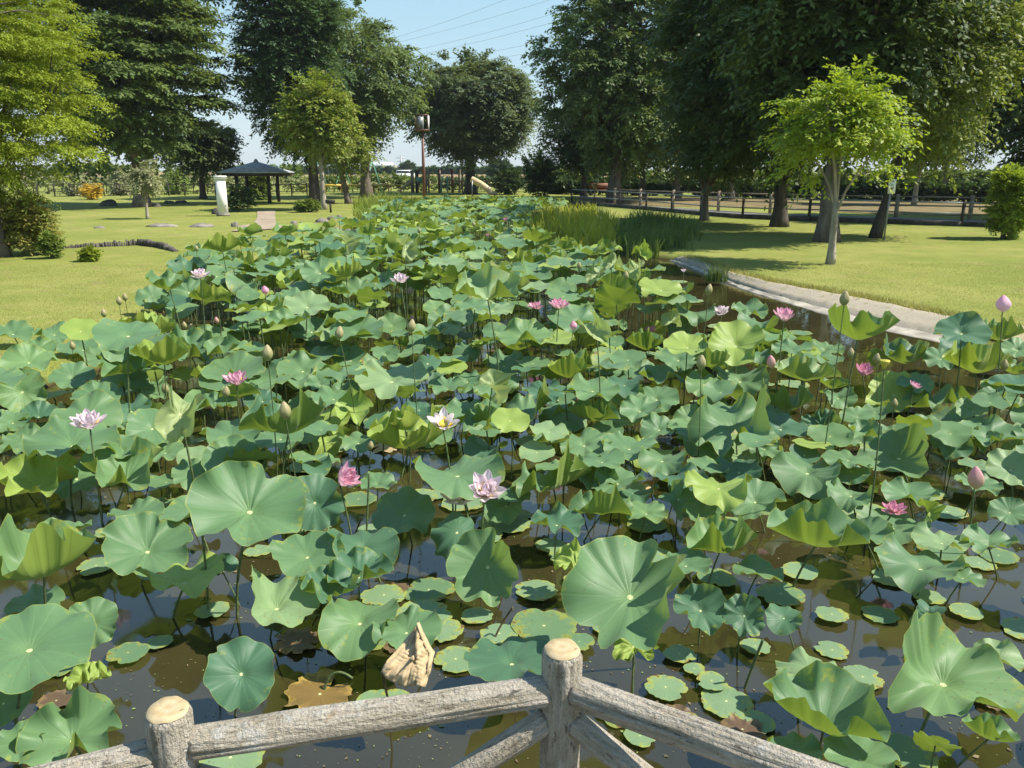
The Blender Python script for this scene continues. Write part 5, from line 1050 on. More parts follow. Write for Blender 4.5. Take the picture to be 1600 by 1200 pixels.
HAND=[ # px,py,width,height,kind,pose,label
(390,795,195,142,B,'h','largest heart-notched blue-green leaf facing the viewer, a pale dot at its centre'),
(68,895,185,118,Gn,'n','wide yellow-green leaf at the left edge, its near rim folded up'),
(60,756,130,100,Yl,'c','brightest yellow cupped leaf at the left edge'),
(196,745,130,76,Gn,'c','green cupped leaf just right of the bright yellow cupped leaf'),
(230,858,142,98,B,'h','blue-green notched leaf between the largest heart leaf and the left edge'),
(480,868,122,70,B,'f','flat blue-green leaf tucked under the front of the largest heart leaf'),
(432,945,108,58,Pl,'l','pale leaf with a dark left flap below the flat blue-green leaf'),
(288,905,142,42,Yl,'f','ragged yellowish leaf with a brown middle spot'),
(45,1010,225,140,B,'p','broad blue-green leaf at the left edge with a gently wavy margin'),
(145,972,85,84,B,'f','pointed blue-green leaf leaning behind the broad left edge leaf'),
(112,1152,162,112,B,'w','ragged star-edged leaf at the bottom left, left of the log post'),
(5,1098,90,78,B,'p','leaf cut by the left frame edge above the star-edged leaf'),
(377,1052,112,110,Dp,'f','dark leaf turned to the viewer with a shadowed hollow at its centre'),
(137,1060,76,36,Yl,'k','crumpled yellow young leaf low over open water on the left'),
(562,968,125,76,Gn,'s','green leaf with a square brown hole near the dried tan leaf'),
(635,985,110,66,B,'f','blue-green leaf overlapping the dried tan leaf from the left'),
(560,900,110,55,Dp,'c','half-shaded cupped leaf in the middle below the pink drooping flower'),
(632,803,100,72,B,'f','neat round blue-green leaf below the two flowers in the middle'),
(762,885,112,118,B,'r','steeply tilted blue-green leaf over a floating leaf in the middle'),
(714,832,80,66,Dp,'d','tent-shaped drooping leaf left of the steeply tilted leaf'),
(640,698,130,72,Yl,'n','yellow-green cup with its veined underside showing beside the white flower'),
(985,930,195,152,B,'H','great folded heart-shaped leaf behind the middle log post'),
(990,1008,72,60,Yl,'k','curled yellow-green leaf under the great folded heart leaf'),
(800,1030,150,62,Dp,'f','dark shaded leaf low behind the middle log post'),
(1275,848,162,104,B,'n','large pale-topped leaf with green underside at its folded near edge'),
(1125,858,112,92,Gn,'n','leaf with half its underside showing left of the large pale-topped leaf'),
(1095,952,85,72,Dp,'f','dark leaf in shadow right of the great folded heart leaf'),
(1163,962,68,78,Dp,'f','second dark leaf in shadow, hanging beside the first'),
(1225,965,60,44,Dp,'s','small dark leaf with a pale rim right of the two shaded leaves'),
(1475,1062,212,132,Gn,'l','big cupped leaf at the lower right with a steep folded left lobe'),
(1288,1130,190,90,B,'c','broad cupped leaf rising over the right-hand log rail'),
(1265,1046,104,62,Pl,'d','drooping pale leaf with a torn brown edge above the right rail'),
(1440,882,150,50,B,'s','low flat leaf left of the tall pink bud'),
(1396,820,118,44,B,'f','flat leaf with a faded pink flower lying on it'),
(1180,782,96,68,B,'f','round leaf above the large pale-topped leaf'),
(1262,735,112,56,B,'s','saddle-shaped leaf right of centre with a dark hollow'),
(1284,666,66,58,Dp,'k','bumpy dark green leaf standing upright on the right'),
(1397,616,88,72,Yl,'f','upright bright leaf right below the deep pink flower'),
(1150,538,90,62,Yl,'f','upright yellow-green leaf in front of the pale bank edge'),
(1405,712,112,76,B,'r','blue-green leaf with a steep right lobe on the right side'),
(1450,962,56,92,Dp,'v','narrow dark leaf seen edge-on over open water'),
(1562,1028,92,42,Pl,'f','pale leaf flat on the water at the right edge'),
(1578,800,70,50,B,'f','blue-green leaf at the right edge near the tall pink bud'),
(1580,732,86,60,Pl,'f','pale leaf at the right edge behind the tall pink bud'),
(1462,1162,76,30,Gn,'b','small leaf showing its green underside below the big cupped leaf'),
(612,592,116,56,Pl,'f','pale yellow-green wavy leaf in the middle with a drooping front'),
(473,578,86,50,B,'f','neat pale-rimmed leaf between two pale buds'),
(257,567,96,50,Yl,'n','yellow-green cup with a holed rim, left of the pink flower'),
(35,612,82,98,Gn,'f','large upright green leaf at the left edge'),
(113,690,150,62,B,'f','blue-green leaf spread below the pale pink flower at left'),
(135,650,118,66,B,'f','blue-green leaf right behind the pale pink flower at left'),
(450,674,132,54,Dp,'n','dark underside of a wide cupped leaf left of the tall bare stem'),
(505,652,100,36,Yl,'f','yellow sunlit rim leaf just behind the wide dark cup'),
(762,462,98,48,Pl,'c','widest pale scalloped leaf in the middle distance'),
(480,477,74,38,Pl,'f','pale leaf in the middle distance left of a pale bud'),
(865,757,126,46,B,'w','long wavy leaf right of the pale pink flower with yellow centre'),
(715,740,142,48,B,'s','upturned leaf rising behind the pale pink flower with yellow centre'),
(985,905,10,10,B,'f',None),
(1258,592,102,54,Pl,'n','pale leaf folded over a bright yellow-green underside on the right'),
(888,588,64,40,Yl,'n','bright yellow cup in the middle among darker leaves'),
(1060,780,62,78,B,'v','narrow leaf slanting down to the right, right of centre'),
(963,472,72,44,Dp,'b','olive underside of a tilted leaf in front of the iris patch'),
(1503,518,92,52,Dp,'f','dark upright leaf in front of the right bank beside the pink bud'),
(1492,540,56,40,Dp,'s',None),(1560,530,70,40,Gn,'n',None),(1545,560,80,36,B,'f',None),(1590,545,60,34,Gn,'f',None),(1470,560,60,34,B,'f',None),(265,450,70,48,B,'n',None),(240,466,58,32,B,'f',None),(295,456,62,46,B,'f',None),(348,392,64,22,Yl,'n',None),(350,457,46,42,B,'f',None),
(200,522,110,44,B,'f',None),(85,522,68,32,B,'f',None),(130,545,82,36,B,'f',None),(327,528,66,36,Gn,'f',None),(432,530,46,36,Yl,'b',None),(487,517,72,38,B,'f',None),
(325,594,48,30,Yl,'n',None),(190,597,92,46,B,'f',None),(113,589,76,44,B,'f',None),(45,565,90,50,Gn,'f',None),(205,640,66,40,Dp,'s',None),(42,692,92,42,B,'f',None),
(362,682,100,54,B,'f',None),(263,682,62,34,Gn,'f',None),(335,632,72,26,B,'f',None),(258,706,62,30,B,'f',None),(300,742,66,54,B,'f',None),(410,625,60,34,Dp,'f',None),
(668,568,72,40,Dp,'d',None),(548,563,58,46,B,'f',None),(602,552,48,26,B,'f',None),(665,538,58,30,B,'f',None),(612,508,48,34,Gn,'f',None),(705,500,72,34,B,'f',None),
(820,525,88,38,Gn,'f',None),(808,545,66,30,Yl,'n',None),(910,524,78,48,Yl,'b','olive and pale underside of an upright leaf beside the small pink bud'),(728,548,42,38,B,'d',None),(788,570,68,42,B,'f',None),(918,560,52,28,Dp,'d',None),
(975,616,62,30,B,'s',None),(850,612,66,28,Dp,'f',None),(730,596,46,34,B,'f',None),(700,606,62,26,B,'f',None),(727,643,68,28,B,'f',None),(763,640,42,25,Gn,'f',None),
(820,646,100,38,B,'w',None),(880,645,76,44,B,'d',None),(925,655,82,54,B,'n',None),(913,692,86,40,B,'f',None),(965,753,82,38,B,'f',None),(545,610,56,30,B,'f',None),
(1058,504,52,46,Dp,'s',None),(1172,486,56,22,B,'f',None),(1157,592,88,44,B,'s',None),(1470,632,122,44,B,'w',None),(1150,668,116,52,B,'w',None),(1026,622,72,42,B,'f',None),
(1030,670,62,38,B,'f',None),(1116,634,46,32,B,'f',None),(1345,690,62,38,B,'f',None),(1545,680,112,44,B,'f',None),(1487,692,72,38,Dp,'s',None),
(1525,580,112,44,Yl,'n',None),(1412,565,72,44,Dp,'n',None),(1340,528,110,34,Gn,'n',None),(1228,640,82,34,Dp,'n',None),(1586,583,50,32,Gn,'n',None),
(1090,686,72,46,B,'s',None),(1035,718,78,38,B,'s',None),(1117,706,58,44,B,'s',None),(1155,735,72,48,Dp,'s',None),(1065,752,84,48,Dp,'s',None),(1000,640,66,34,B,'f',None),(1080,655,60,36,Gn,'f',None),
(930,745,70,36,B,'w',None),(1530,757,78,26,B,'f',None),(1060,560,74,36,B,'f',None),(1010,545,62,32,Gn,'n',None),(1205,560,66,30,Gn,'n',None),(1000,580,70,30,B,'f',None),
(955,590,50,28,B,'f',None),(1100,600,60,32,Gn,'f',None),(1310,620,60,30,B,'s',None),(1340,650,56,28,B,'f',None),(500,425,62,42,B,'f',None),(430,405,52,26,Gn,'n',None),(560,455,60,32,B,'f',None),(400,470,52,30,B,'f',None),(690,470,56,28,Gn,'n',None),(870,440,60,30,B,'f',None),(655,640,46,30,Dp,'s',None),
(500,600,50,28,B,'f',None),(395,560,40,26,Yl,'f',None),(560,690,60,26,B,'f',None),(760,700,70,28,Dp,'s',None),(1195,700,52,36,B,'f',None),(1330,735,70,30,Dp,'s',None),
(1020,520,46,30,Yl,'b',None),(1380,560,50,30,Gn,'b',None),(1290,545,60,24,Gn,'f',None),(1430,600,60,34,B,'f',None),(1560,620,70,34,B,'f',None),(1520,640,60,30,Gn,'f',None),
(492,785,98,98,Dp,'f','dark green leaf between the largest heart leaf and the drooping pink flower'),(940,800,100,30,B,'w',None),(870,818,84,34,Dp,'f',None),(1350,832,92,34,B,'f',None),(1472,846,100,30,Pl,'f',None),(1545,848,92,36,B,'f',None),(1185,892,80,30,B,'f',None),(100,832,92,36,B,'f',None),(18,842,72,40,Gn,'f',None),(212,802,90,34,B,'f',None),(345,886,62,30,Dp,'f',None),(518,925,92,46,Dp,'c',None),(900,880,70,46,Yl,'k',None),(1072,882,82,38,B,'f',None),(1100,805,70,32,B,'f',None),(1420,772,92,34,B,'f',None),(1330,772,82,34,B,'s',None),(1505,902,72,26,B,'f',None),(30,1160,92,60,B,'f',None),(55,942,96,50,B,'f',None),(590,755,62,24,B,'f',None),(1545,1152,92,48,Gn,'n',None),(1345,1184,122,56,B,'f',None),(1240,1172,92,40,B,'f',None),(1010,800,70,30,Gn,'f',None),(800,770,60,26,B,'f',None),(20,520,70,34,B,'f',None),(60,545,60,30,Gn,'f',None),(160,560,60,30,B,'f',None),(150,620,80,34,B,'f',None),(60,650,70,34,Dp,'f',None),(20,660,60,36,B,'f',None),(240,610,50,26,B,'f',None),
]
for q in HAND:
    if q[2]<20: continue
    hand(*q[:6],label=q[6])
# leaves flat on the water
FLOAT=[(670,922,80,28,'round pale leaf afloat below the steeply tilted leaf'),(660,960,92,34,'tattered floating leaf with a brown rim left of the dried tan leaf'),(790,812,96,26,None),(838,922,66,42,'floating leaf half under the steeply tilted leaf'),(850,978,104,34,'floating leaf with eaten brown edges just behind the middle post'),
 (712,1030,70,30,'floating leaf right beside the dried tan leaf'),(955,978,60,46,None),(1005,868,92,30,None),(1220,928,76,22,'oval pale leaf afloat under the large pale-topped leaf'),(1040,1074,66,26,'small floating leaf with a brown rim above the right log rail'),(1135,1096,84,38,'floating leaf nearest the right log rail'),
 (1348,1058,64,28,'split floating leaf left of the big cupped leaf'),(1415,1176,90,36,'pale floating leaf at the bottom edge on the right'),(332,953,52,24,'small floating leaf with a brown left half'),(360,1184,110,30,'yellow-green floating leaf seen under the left log rail'),(1350,800,90,24,None),(1470,860,70,20,None),(760,838,54,26,None),
 (880,870,46,34,None),(1140,820,60,22,None),(1010,820,60,16,None),(930,785,50,16,None),(835,690,60,16,None),(690,640,50,12,None),(630,652,60,14,None),(620,670,70,14,None),(650,655,40,10,None),(725,785,70,18,None),(560,780,60,18,None),(655,775,60,16,None),
 (1480,800,60,16,None),(1440,770,70,16,None),(1110,760,50,16,None),(1180,700,50,14,None),(960,700,60,14,None),(1010,690,40,12,None),(270,640,50,12,None),(190,665,50,12,None),(480,728,60,14,None),(520,700,50,12,None),(240,790,70,18,None),(180,830,60,18,None),(330,790,50,16,None),
 (900,905,40,16,None),(1075,1130,50,24,None),(1180,1128,60,26,None),(1000,1150,50,30,None),(1085,1045,34,14,None),(200,1020,62,20,None),(1300,960,50,14,None),(1530,880,50,14,None),(1240,600,50,10,None),(1250,520,40,8,None),(1130,510,50,9,None),(1200,525,44,8,None),(1060,440,30,5,None),(1030,450,36,6,None),(1080,470,40,6,None),(1390,640,40,9,None),(600,930,70,22,None),(575,1002,60,24,None),(745,962,50,18,None),(688,985,72,26,None),(780,990,60,24,None),(905,1003,50,22,None),(480,822,50,16,None),(700,772,60,18,None),(860,852,50,16,None),(1120,902,60,20,None),(1250,892,60,18,None),(1390,902,60,18,None),(1450,932,50,18,None),(1560,868,60,18,None),(1510,955,50,18,None),(980,762,60,14,None),(150,884,60,20,None),(90,1045,50,18,None),(250,1003,40,16,None),(1062,1022,50,20,None),(1112,1064,50,20,None),(1375,960,56,20,None),(1180,1010,48,18,None)]
for i,(px,py,w,h,lb) in enumerate(FLOAT):
    c=at_z(px,py,.012+.004*(i%5)); t=depth_of(c)
    place_leaf(c,w/2*t/FOC,'leaf_float' if i%4 else 'leaf_worn','z',1,900+i,'leaves floating flat on the water',lb,None,True)
g_=np.random.default_rng(5)
for i in range(85):
    px=g_.uniform(-20,1620); py=690+ (g_.random()**1.3)*(-150 if i%3 else 430)
    if px<430 and 900<py<1100 or 690<px<1060 and 830<py<1000: continue
    c=at_z(px,py,.008+.003*(i%6)); t=depth_of(c)
    if sdist(np.array([[c.x,c.y]]),POND)[0]>-.3: continue
    place_leaf(c,g_.uniform(.035,.12),('leaf_float','leaf_float','leaf_worn','leaf_float','leaf_brown')[i%5],'z',1,2000+i,'leaves floating flat on the water',None,None,True)
for i,(px,py,w,lb,kd) in enumerate([(463,1003,76,'round brown dead leaf afloat beside the dark hollow leaf','leaf_brown'),(500,1085,120,'amber-brown sunken leaf above the left log rail','leaf_amber'),(1160,1140,70,'brown rotting leaf afloat above the right log rail','leaf_brown'),(762,1022,60,'brown curled leaf afloat left of the middle post','leaf_brown'),(620,920,44,'small brown dead leaf between two floating leaves','leaf_brown'),(1060,1120,60,'dark brown dead leaf half under the right log rail','leaf_brown'),(88,1095,60,'pinkish brown dead leaf behind the star-edged leaf','leaf_brown'),(1545,1085,80,'brown sunken leaf right of the big cupped leaf','leaf_brown'),(1290,765,50,'pale brown dead leaf in the gap right of centre','leaf_dry'),(600,700,46,'tan dead leaf left of the yellow-green cup','leaf_dry'),(245,830,36,'orange dead leaf in shadow at left','leaf_dry'),(1000,765,44,'tan dead leaf among leaves right of centre','leaf_dry'),(1010,700,50,'pinkish tan dead leaf in the middle gap','leaf_dry')]):
    c=at_z(px,py,.010+.003*(i%3)); t=depth_of(c)
    place_leaf(c,w/2*t/FOC,kd,'z',1,1200+i,'dead leaves on the water',lb,None,True)
# young folded or crumpled pale leaves, each on its own stalk
def young(px,py,w,h,label,kind='young',hz=None,seed=0,pose='v',name='young_lotus_leaf',roll=0):
    d=ray(px,py); t=.2*FOC/max(w,h); z=max(.22,min(1.2,EYE+t*d.z)) if hz is None else hz; t=(z-EYE)/d.z; S=max(w,h)*t/FOC; c=d*t+Vector((0,0,EYE)); OBST.append((px,py,max(w,h)*.5,t))
    root=thing(name,label,'lotus leaf',(c.x,c.y,0),0,None)
    V,Q,T,uv=leaf_arrays(S*.72,seed+int(px),cup=.35,saddle=.85,sphi=seed*.7,ruff=.12,dent=.1,crumple=.16,nr=14,ns=64)
    q=Quaternion((1,0,0),R(35)) @ Quaternion((0,1,0),roll)
    link('leaf_blade',np_mesh('leaf_blade',V,Q,True,uv,T),M[kind],root,(0,0,z),q); stem_to(root,tuple(q@Vector((0,0,-.1*S))+Vector((0,0,z))),.006,int(px))
for i,y in enumerate([(282,645,66,48,'crumpled pale green young leaf left of centre in the near leaves'),(930,515,40,40,'pale folded young leaf beside the small round pink bud'),(772,605,34,40,'rolled young leaf like a scroll in the middle'),(957,412,26,26,'pale folded leaf before the dark reeds, left one'),(995,420,26,22,'pale folded leaf before the dark reeds, right one'),(635,388,30,22,'pale crumpled young leaf in the far middle'),(542,380,18,28,'whitish rolled leaf near the left bank rocks'),(1050,502,22,26,'pale folded young leaf beside the dark upright leaf'),(930,430,26,22,'pale crumpled leaf before the iris patch'),(1450,797,28,24,'yellow-green curled young leaf above the low flat leaf'),(1003,395,24,14,'yellow-green leaf edge over the dark channel')]):
    young(*y,seed=i,roll=[.4,-.5,1.0,.2,-.3,.5,1.2,.3,.1,.6,-.2][i],kind='leaf_yellow' if i>=9 else 'young')
# the dried tan leaf, hung like folded paper from its stalk
dp=at_z(640,1030,.40); t=depth_of(dp); OBST.append((640,1030,60,t))
r=thing('dried_lotus_leaf','dried tan leaf folded like crumpled paper standing over the left rail','lotus leaf',(dp.x,dp.y,0))
s=t/FOC
outl=[(655,972),(672,1010),(679,1019),(672,1050),(664,1074),(648,1070),(632,1073),(616,1067),(604,1060),(596,1050),(604,1032),(625,1010),(640,992)]
def pl(x,y,dep): p=at_t(x,y,t+dep); return p-Vector(r.location)
cen=(645,1028); V=[];Q=[];T=[];n=len(outl); rings=14
for j in range(1,rings+1):
    f=j/rings
    for k in range(n*8):
        a=outl[k//8]; b_=outl[(k//8+1)%n]; g=(k%8)/8; x=a[0]+(b_[0]-a[0])*g; y=a[1]+(b_[1]-a[1])*g
        xx=cen[0]+(x-cen[0])*f; yy=cen[1]+(y-cen[1])*f
        dep=.0009*(1050-yy)+.0008*(xx-640)+.0009*abs(xx-yy*.12-528)+.0012*max(0,abs(yy-1048)-6)*(xx<650)+.0035*math.sin((xx*.55+yy*.75)*.5)+.0022*math.sin(yy*.9-xx*.4)+.006*noise.noise((xx*.05,yy*.05,3))+.0035*f*math.sin(math.atan2(yy-965,xx-662)*46+noise.noise((xx*.03,yy*.03,9))*3)+.002*f*math.sin(math.atan2(yy-965,xx-662)*101)
        V.append(tuple(pl(xx,yy,dep)))
m4=n*8
for j in range(rings-1):
    for k in range(m4): k2=(k+1)%m4; Q.append((j*m4+k,(j+1)*m4+k,(j+1)*m4+k2,j*m4+k2))
V.append(tuple(pl(*cen,-.03))); 
for k in range(m4): T.append((len(V)-1,k,(k+1)%m4))
uv=[]
for q in Q: uv+=[((k%m4)/m4*1.0,.3+.06*(k//m4)) for k in q]
for q in T: uv+=[(0,.3),((q[1]%m4)/m4,.36),((q[2]%m4)/m4,.36)]
M['dry_leaf']=simple('dry_leaf',(.52,.39,.22),.8,.12,14,.15,.2)
o=link('leaf_blade',np_mesh('leaf_blade',V,Q,True,uv,T),M['dry_leaf'],r); o.data.shade_flat() if False else None; sm=o.modifiers.new('thick','SOLIDIFY'); sm.thickness=.003
# its folded-back side flap
V=[];Q=[]; ed=[(655,972),(664,992),(672,1008),(679,1019),(676,1034),(671,1050)]
for i,(x0,y0) in enumerate(ed):
    for j in range(5): g=j/4; dd=.0009*(1050-y0)+.0008*(x0-640)+.0009*abs(x0-y0*.12-528)+.010*noise.noise((x0*.05,y0*.05,3)); V.append(tuple(pl(x0-(3+6*math.sin(PI*(i+.4)/6))*g,y0+2*g,dd-.018*math.sin(PI*.5*g)-.004)))
for i in range(len(ed)-1):
    for j in range(4): Q.append((i*5+j,i*5+j+1,i*5+j+6,i*5+j+5))
o=link('curled_edge',np_mesh('curled_edge',V,Q,True),M['dry_leaf'],r); o.modifiers.new('thick','SOLIDIFY').thickness=.002
V,Q,T=tube_arrays([pl(622,1040,.03),pl(606,1052,.03),pl(597,1050,.06),Vector((-.10,.10,.10)),Vector((-.12,.16,-.3))],[.004,.005,.005,.005,.006],7,False); link('stem',np_mesh('stem',V,Q,True),M['stem_brown'],r)
# bare bent stalks
def stalk(label,pts,rad=.005,mat='stem_brown'):
    P=[at_t(x,y,tt) for x,y,tt in pts]; o=P[0].copy(); r=thing('bare_stalk',label,'stalk',(o.x,o.y,0),0,'bare lotus stalks'); O=Vector(r.location)
    Q_=resample(P,16); P2=[p-O for p in Q_]
    # smooth
    for _ in range(3): P2=[P2[0]]+[(P2[i-1]+P2[i]*2+P2[i+1])/4 for i in range(1,len(P2)-1)]+[P2[-1]]
    V,Q,T=tube_arrays(P2,rad,7,True); link('stem',np_mesh('stem',V,Q,True,None,T),M[mat],r)
def zt(px,py,z=-.02): return depth_of(at_z(px,py,z))
a=zt(505,1090); stalk('pale bent stalk curving over the amber-brown sunken leaf',[(506,1098,a),(507,1074,a),(514,1056,a),(527,1048,a),(540,1052,a),(551,1060,a)],.0055,'stem')
a=zt(773,1010); stalk('bare stalk with a withered cap leaning left of the middle post',[(765,1016,a),(778,985,a),(790,965,a),(801,949,a-.05)],.005)
a=zt(1015,1130); stalk('brown stalk sticking out above the right log rail',[(1012,1150,a),(1020,1120,a),(1027,1095,a)],.006)
a=zt(425,1000); stalk('yellowish bent stalk lying over the water by the round brown leaf',[(420,1002,a),(440,985,a),(470,970,a),(500,960,a)],.004,'stem')
a=zt(400,1030); stalk('short straw-coloured stalk right of the dark hollow leaf',[(430,1055,a),(440,1066,a),(455,1080,a)],.004)
a=zt(1160,1080); stalk('leaning green stalk under the small dark pale-rimmed leaf',[(1160,1085,a),(1180,1030,a-.05),(1192,1000,a-.1)],.006,'stem')
a=zt(575,880); stalk('tall bare stalk rising from open water in the middle',[(571,885,a),(574,800,a-.05),(577,740,a-.1)],.006,'stem')
a=zt(595,840); stalk('bent dark stalk left of the neat round leaf',[(545,870,a),(552,840,a),(565,810,a)],.005)
a=zt(690,860); stalk('slanting brown stalk under the neat round leaf',[(592,865,a),(600,840,a),(608,815,a)],.006)
# bits of leaf, petal and scum drifting on the water
def drift(n=2600):
    g=np.random.default_rng(77); px=g.uniform(-40,1640,n); py=480+720*g.random(n)**.8
    C=np.array([tuple(at_z(a,b_,.004)) for a,b_ in zip(px,py)]); nz=np.array([noise.noise((c[0]*.9,c[1]*.9,4)) for c in C]); C=C[(sdist(C[:,:2],POND)<-.1)&(nz>-.12)]; n=len(C)
    s=g.uniform(.002,.010,n)*np.where(g.random(n)<.06,2.4,1)*np.clip(C[:,1]/4,.55,1.6); a=g.uniform(0,6.28,n); b_=g.uniform(.35,.9,n)
    ux=np.c_[np.cos(a),np.sin(a),np.zeros(n)]*s[:,None]; uy=np.c_[-np.sin(a),np.cos(a),g.uniform(-.1,.25,n)]*(s*b_)[:,None]
    V=np.stack([C-ux,C-uy*.8,C+ux,C+uy],1).reshape(-1,3); me=np_mesh('pond_debris',V,np.arange(4*n).reshape(-1,4),mi=g.integers(0,3,n))
    o=link('pond_debris',me,[simple('bit_tan',(.22,.17,.09)),simple('bit_brown',(.12,.085,.04)),simple('bit_green',(.20,.27,.08))]); tag(o,'bits of leaf and petal drifting on the pond water',None,None,'stuff')
drift()
# ------------------------------------------------------------------ the rest of the pond, filled at random
LOT=np.array([v2(at_z(x,y,.62)) for x,y in [(-500,900),(-60,560),(0,548),(100,512),(200,492),(238,448),(300,405),(420,380),(515,364),(578,350),(572,335),(590,316)]+[(700,313),(890,313),(870,322),(835,336),(815,350),(822,376),(900,398),(955,404),(1000,432),(1100,468),(1200,497),(1300,528),(1390,552),(1470,566),(1600,566),(1800,640),(2100,720),(2100,1090),(-500,1090)]])
def fill(seed=11,low=False):
    cand=[]; rng=np.random.default_rng(seed)
    y=2.4
    while y<(9.5 if low else 45):
        st=.335 if y<14 else .40 if y<24 else .52
        xs=np.arange(-11,8,st)+rng.uniform(-st*.45,st*.45,len(np.arange(-11,8,st)))
        for x in xs: cand.append((x,y+rng.uniform(-st*.45,st*.45)))
        y+=st*.92
    cand=np.array(cand); ok=(sdist(cand,LOT)<-.05)&(sdist(cand,POND)<-.15)&(sdist(cand,np.array(IRIS))>-.1)
    cand=cand[ok]; hs=[l for l in LEAVES if l['hand'] and l['pose']!='z']
    n=0 if not low else 6000
    for x,y in cand:
        far=min(1,max(0,(y-5)/10)); h=rng.uniform(.28,.62)+far*rng.uniform(.05,.48); h=min(h,1.08)
        Rr=(rng.uniform(.22,.34) if rng.random()<.6 else rng.uniform(.13,.24))*(1 if y<16 else .92); c=Vector((x,y,h)); px,py,t=proj(c)
        if px<-420 or px>2000 or t<1 or py>1050 or (py>800 and -60<px<1665): continue
        if low:
            h=rng.uniform(.12,.5); Rr=rng.uniform(.11,.20); c=Vector((x,y,h)); px,py,t=proj(c)
            if not 500<py<735 or rng.random()<.35: continue
        if py>720 and rng.random()<.72: continue
        if py>610 and not low:
            h=rng.uniform(.13,.42); Rr=rng.uniform(.12,.22); c=Vector((x,y,h)); px,py,t=proj(c)
            if rng.random()<.22: continue
        if 560<py<=610 and rng.random()<.12: continue
        if y>26: c.z=h=h*.8; px,py,t=proj(c)
        w=Rr*FOC/t; bad=False
        for ox,oy,ow,ot in OBST:
            if t<ot+.05 and abs(px-ox)<ow+w*.9 and abs(py-oy)<ow+w*.5: bad=True;break
        if bad: continue
        for l in hs:
            lx,ly,lt=l['px']; lw=l['R']*FOC/lt
            if math.hypot((px-lx)/(lw+w),(py-ly)/(.62*(lw*max(.45,l['asp'])+w*.4)))<((.50 if t<lt+.2 else .30) if low else .66 if t<lt+.3 else .42): bad=True;break
        if bad: continue
        u=rng.random(); kind=B if u<.50 else Gn if u<.68 else Dp if u<.78 else Yl if u<.90 else Pl if u<.96 else Wn
        if t>14: kind=B if u<.30 else Gn if u<.58 else Dp if u<.64 else Yl if u<.88 else Pl
        v=rng.random(); pose='p' if v<.64 else 's' if v<.73 else 'n' if v<.86 else 'w' if v<.91 else 'c'
        e=math.atan2(EYE-h,math.hypot(x,y)); asp=math.sin(min(1.2,max(.06,e+rng.normal(.09,.17))))
        if rng.random()<.07: pose='b'; asp=rng.uniform(.15,.5)
        LEAVES.append(dict(c=c,R=Rr,kind=kind,pose=pose,asp=asp,seed=5000+n,group='lotus leaves in the pond',label=None,short=None,hand=False,px=(px,py,t))); n+=1
fill()
fill(23,True)
print('leaves',len(LEAVES))
def leaf_quat(l):
    rnd=random.Random(l['seed']+3)
    if l['pose']=='z': return Quaternion((0,0,1),rnd.uniform(0,6.28))
    q=tilt_quat(l['c'],l['c'].z,l['asp'],l['pose'],rnd)
    if not l['hand']: q=Quaternion((math.cos(l['seed']),math.sin(l['seed']),0),rnd.gauss(0,.12))@q
    return q
stand=[l for l in LEAVES if l['pose']!='z']; fl=[l for l in LEAVES if l['pose']=='z']
stand.sort(key=lambda l:-(l['R']/l['px'][2]+(1 if l['hand'] else 0)))
seen=[l for l in stand if -45<l['px'][0]<1645]; ind=seen[:300]; pick=set(map(id,ind)); rest=[l for l in stand if id(l) not in pick]
def build_leaf(l):
    c=l['c']; z=l['pose']=='z'; dead=l['kind'] in('leaf_brown','leaf_amber','leaf_dry')
    nm='floating_lotus_leaf' if z and not dead else 'dead_lotus_leaf' if dead else 'lotus_leaf'
    big=l['R']/l['px'][2]*FOC>30
    V,Q,T,uv=leaf_arrays(l['R'],l['seed'],nr=14 if big else 9,ns=72 if big else 44,**leaf_shape(l))
    if z:
        g=np.random.default_rng(l['seed']); V[:,2]*=.8; V[:,2]+=.002
        me=np_mesh('leaf_blade',V,Q,True,uv,T); root=thing(nm,None,'lotus leaf',(c.x,c.y,0),0,l['group'])
        link('leaf_blade',me,M[l['kind']],root,(0,0,c.z),leaf_quat(l))
    else:
        q=leaf_quat(l); root=thing(nm,None,'lotus leaf',(c.x,c.y,0),0,l['group'])
        if l.get('w'):          # folds draw a blade in: bring it back to the breadth it has in the photograph
            W_=V[::3]@np.array(q.to_matrix()).T+np.array(c); t_=W_[:,1]*CP-(W_[:,2]-EYE)*SP; xs_=W_[:,0]/t_*FOC; V=V*min(1.5,max(.85,l['w']/max(1,np.ptp(xs_))))
        link('leaf_blade',np_mesh('leaf_blade',V,Q,True,uv,T),M[l['kind']],root,(0,0,c.z),q)
        rnd=random.Random(l['seed']); p=q@Vector(V[0])+Vector((0,0,c.z-.002))
        stem_to(root,tuple(p),.0068*(l['R']/.27)**.5,l['seed'],foot=(rnd.uniform(-.12,.12),rnd.uniform(-.04,.14)))
    l['o']=root
for l in ind+fl: build_leaf(l)
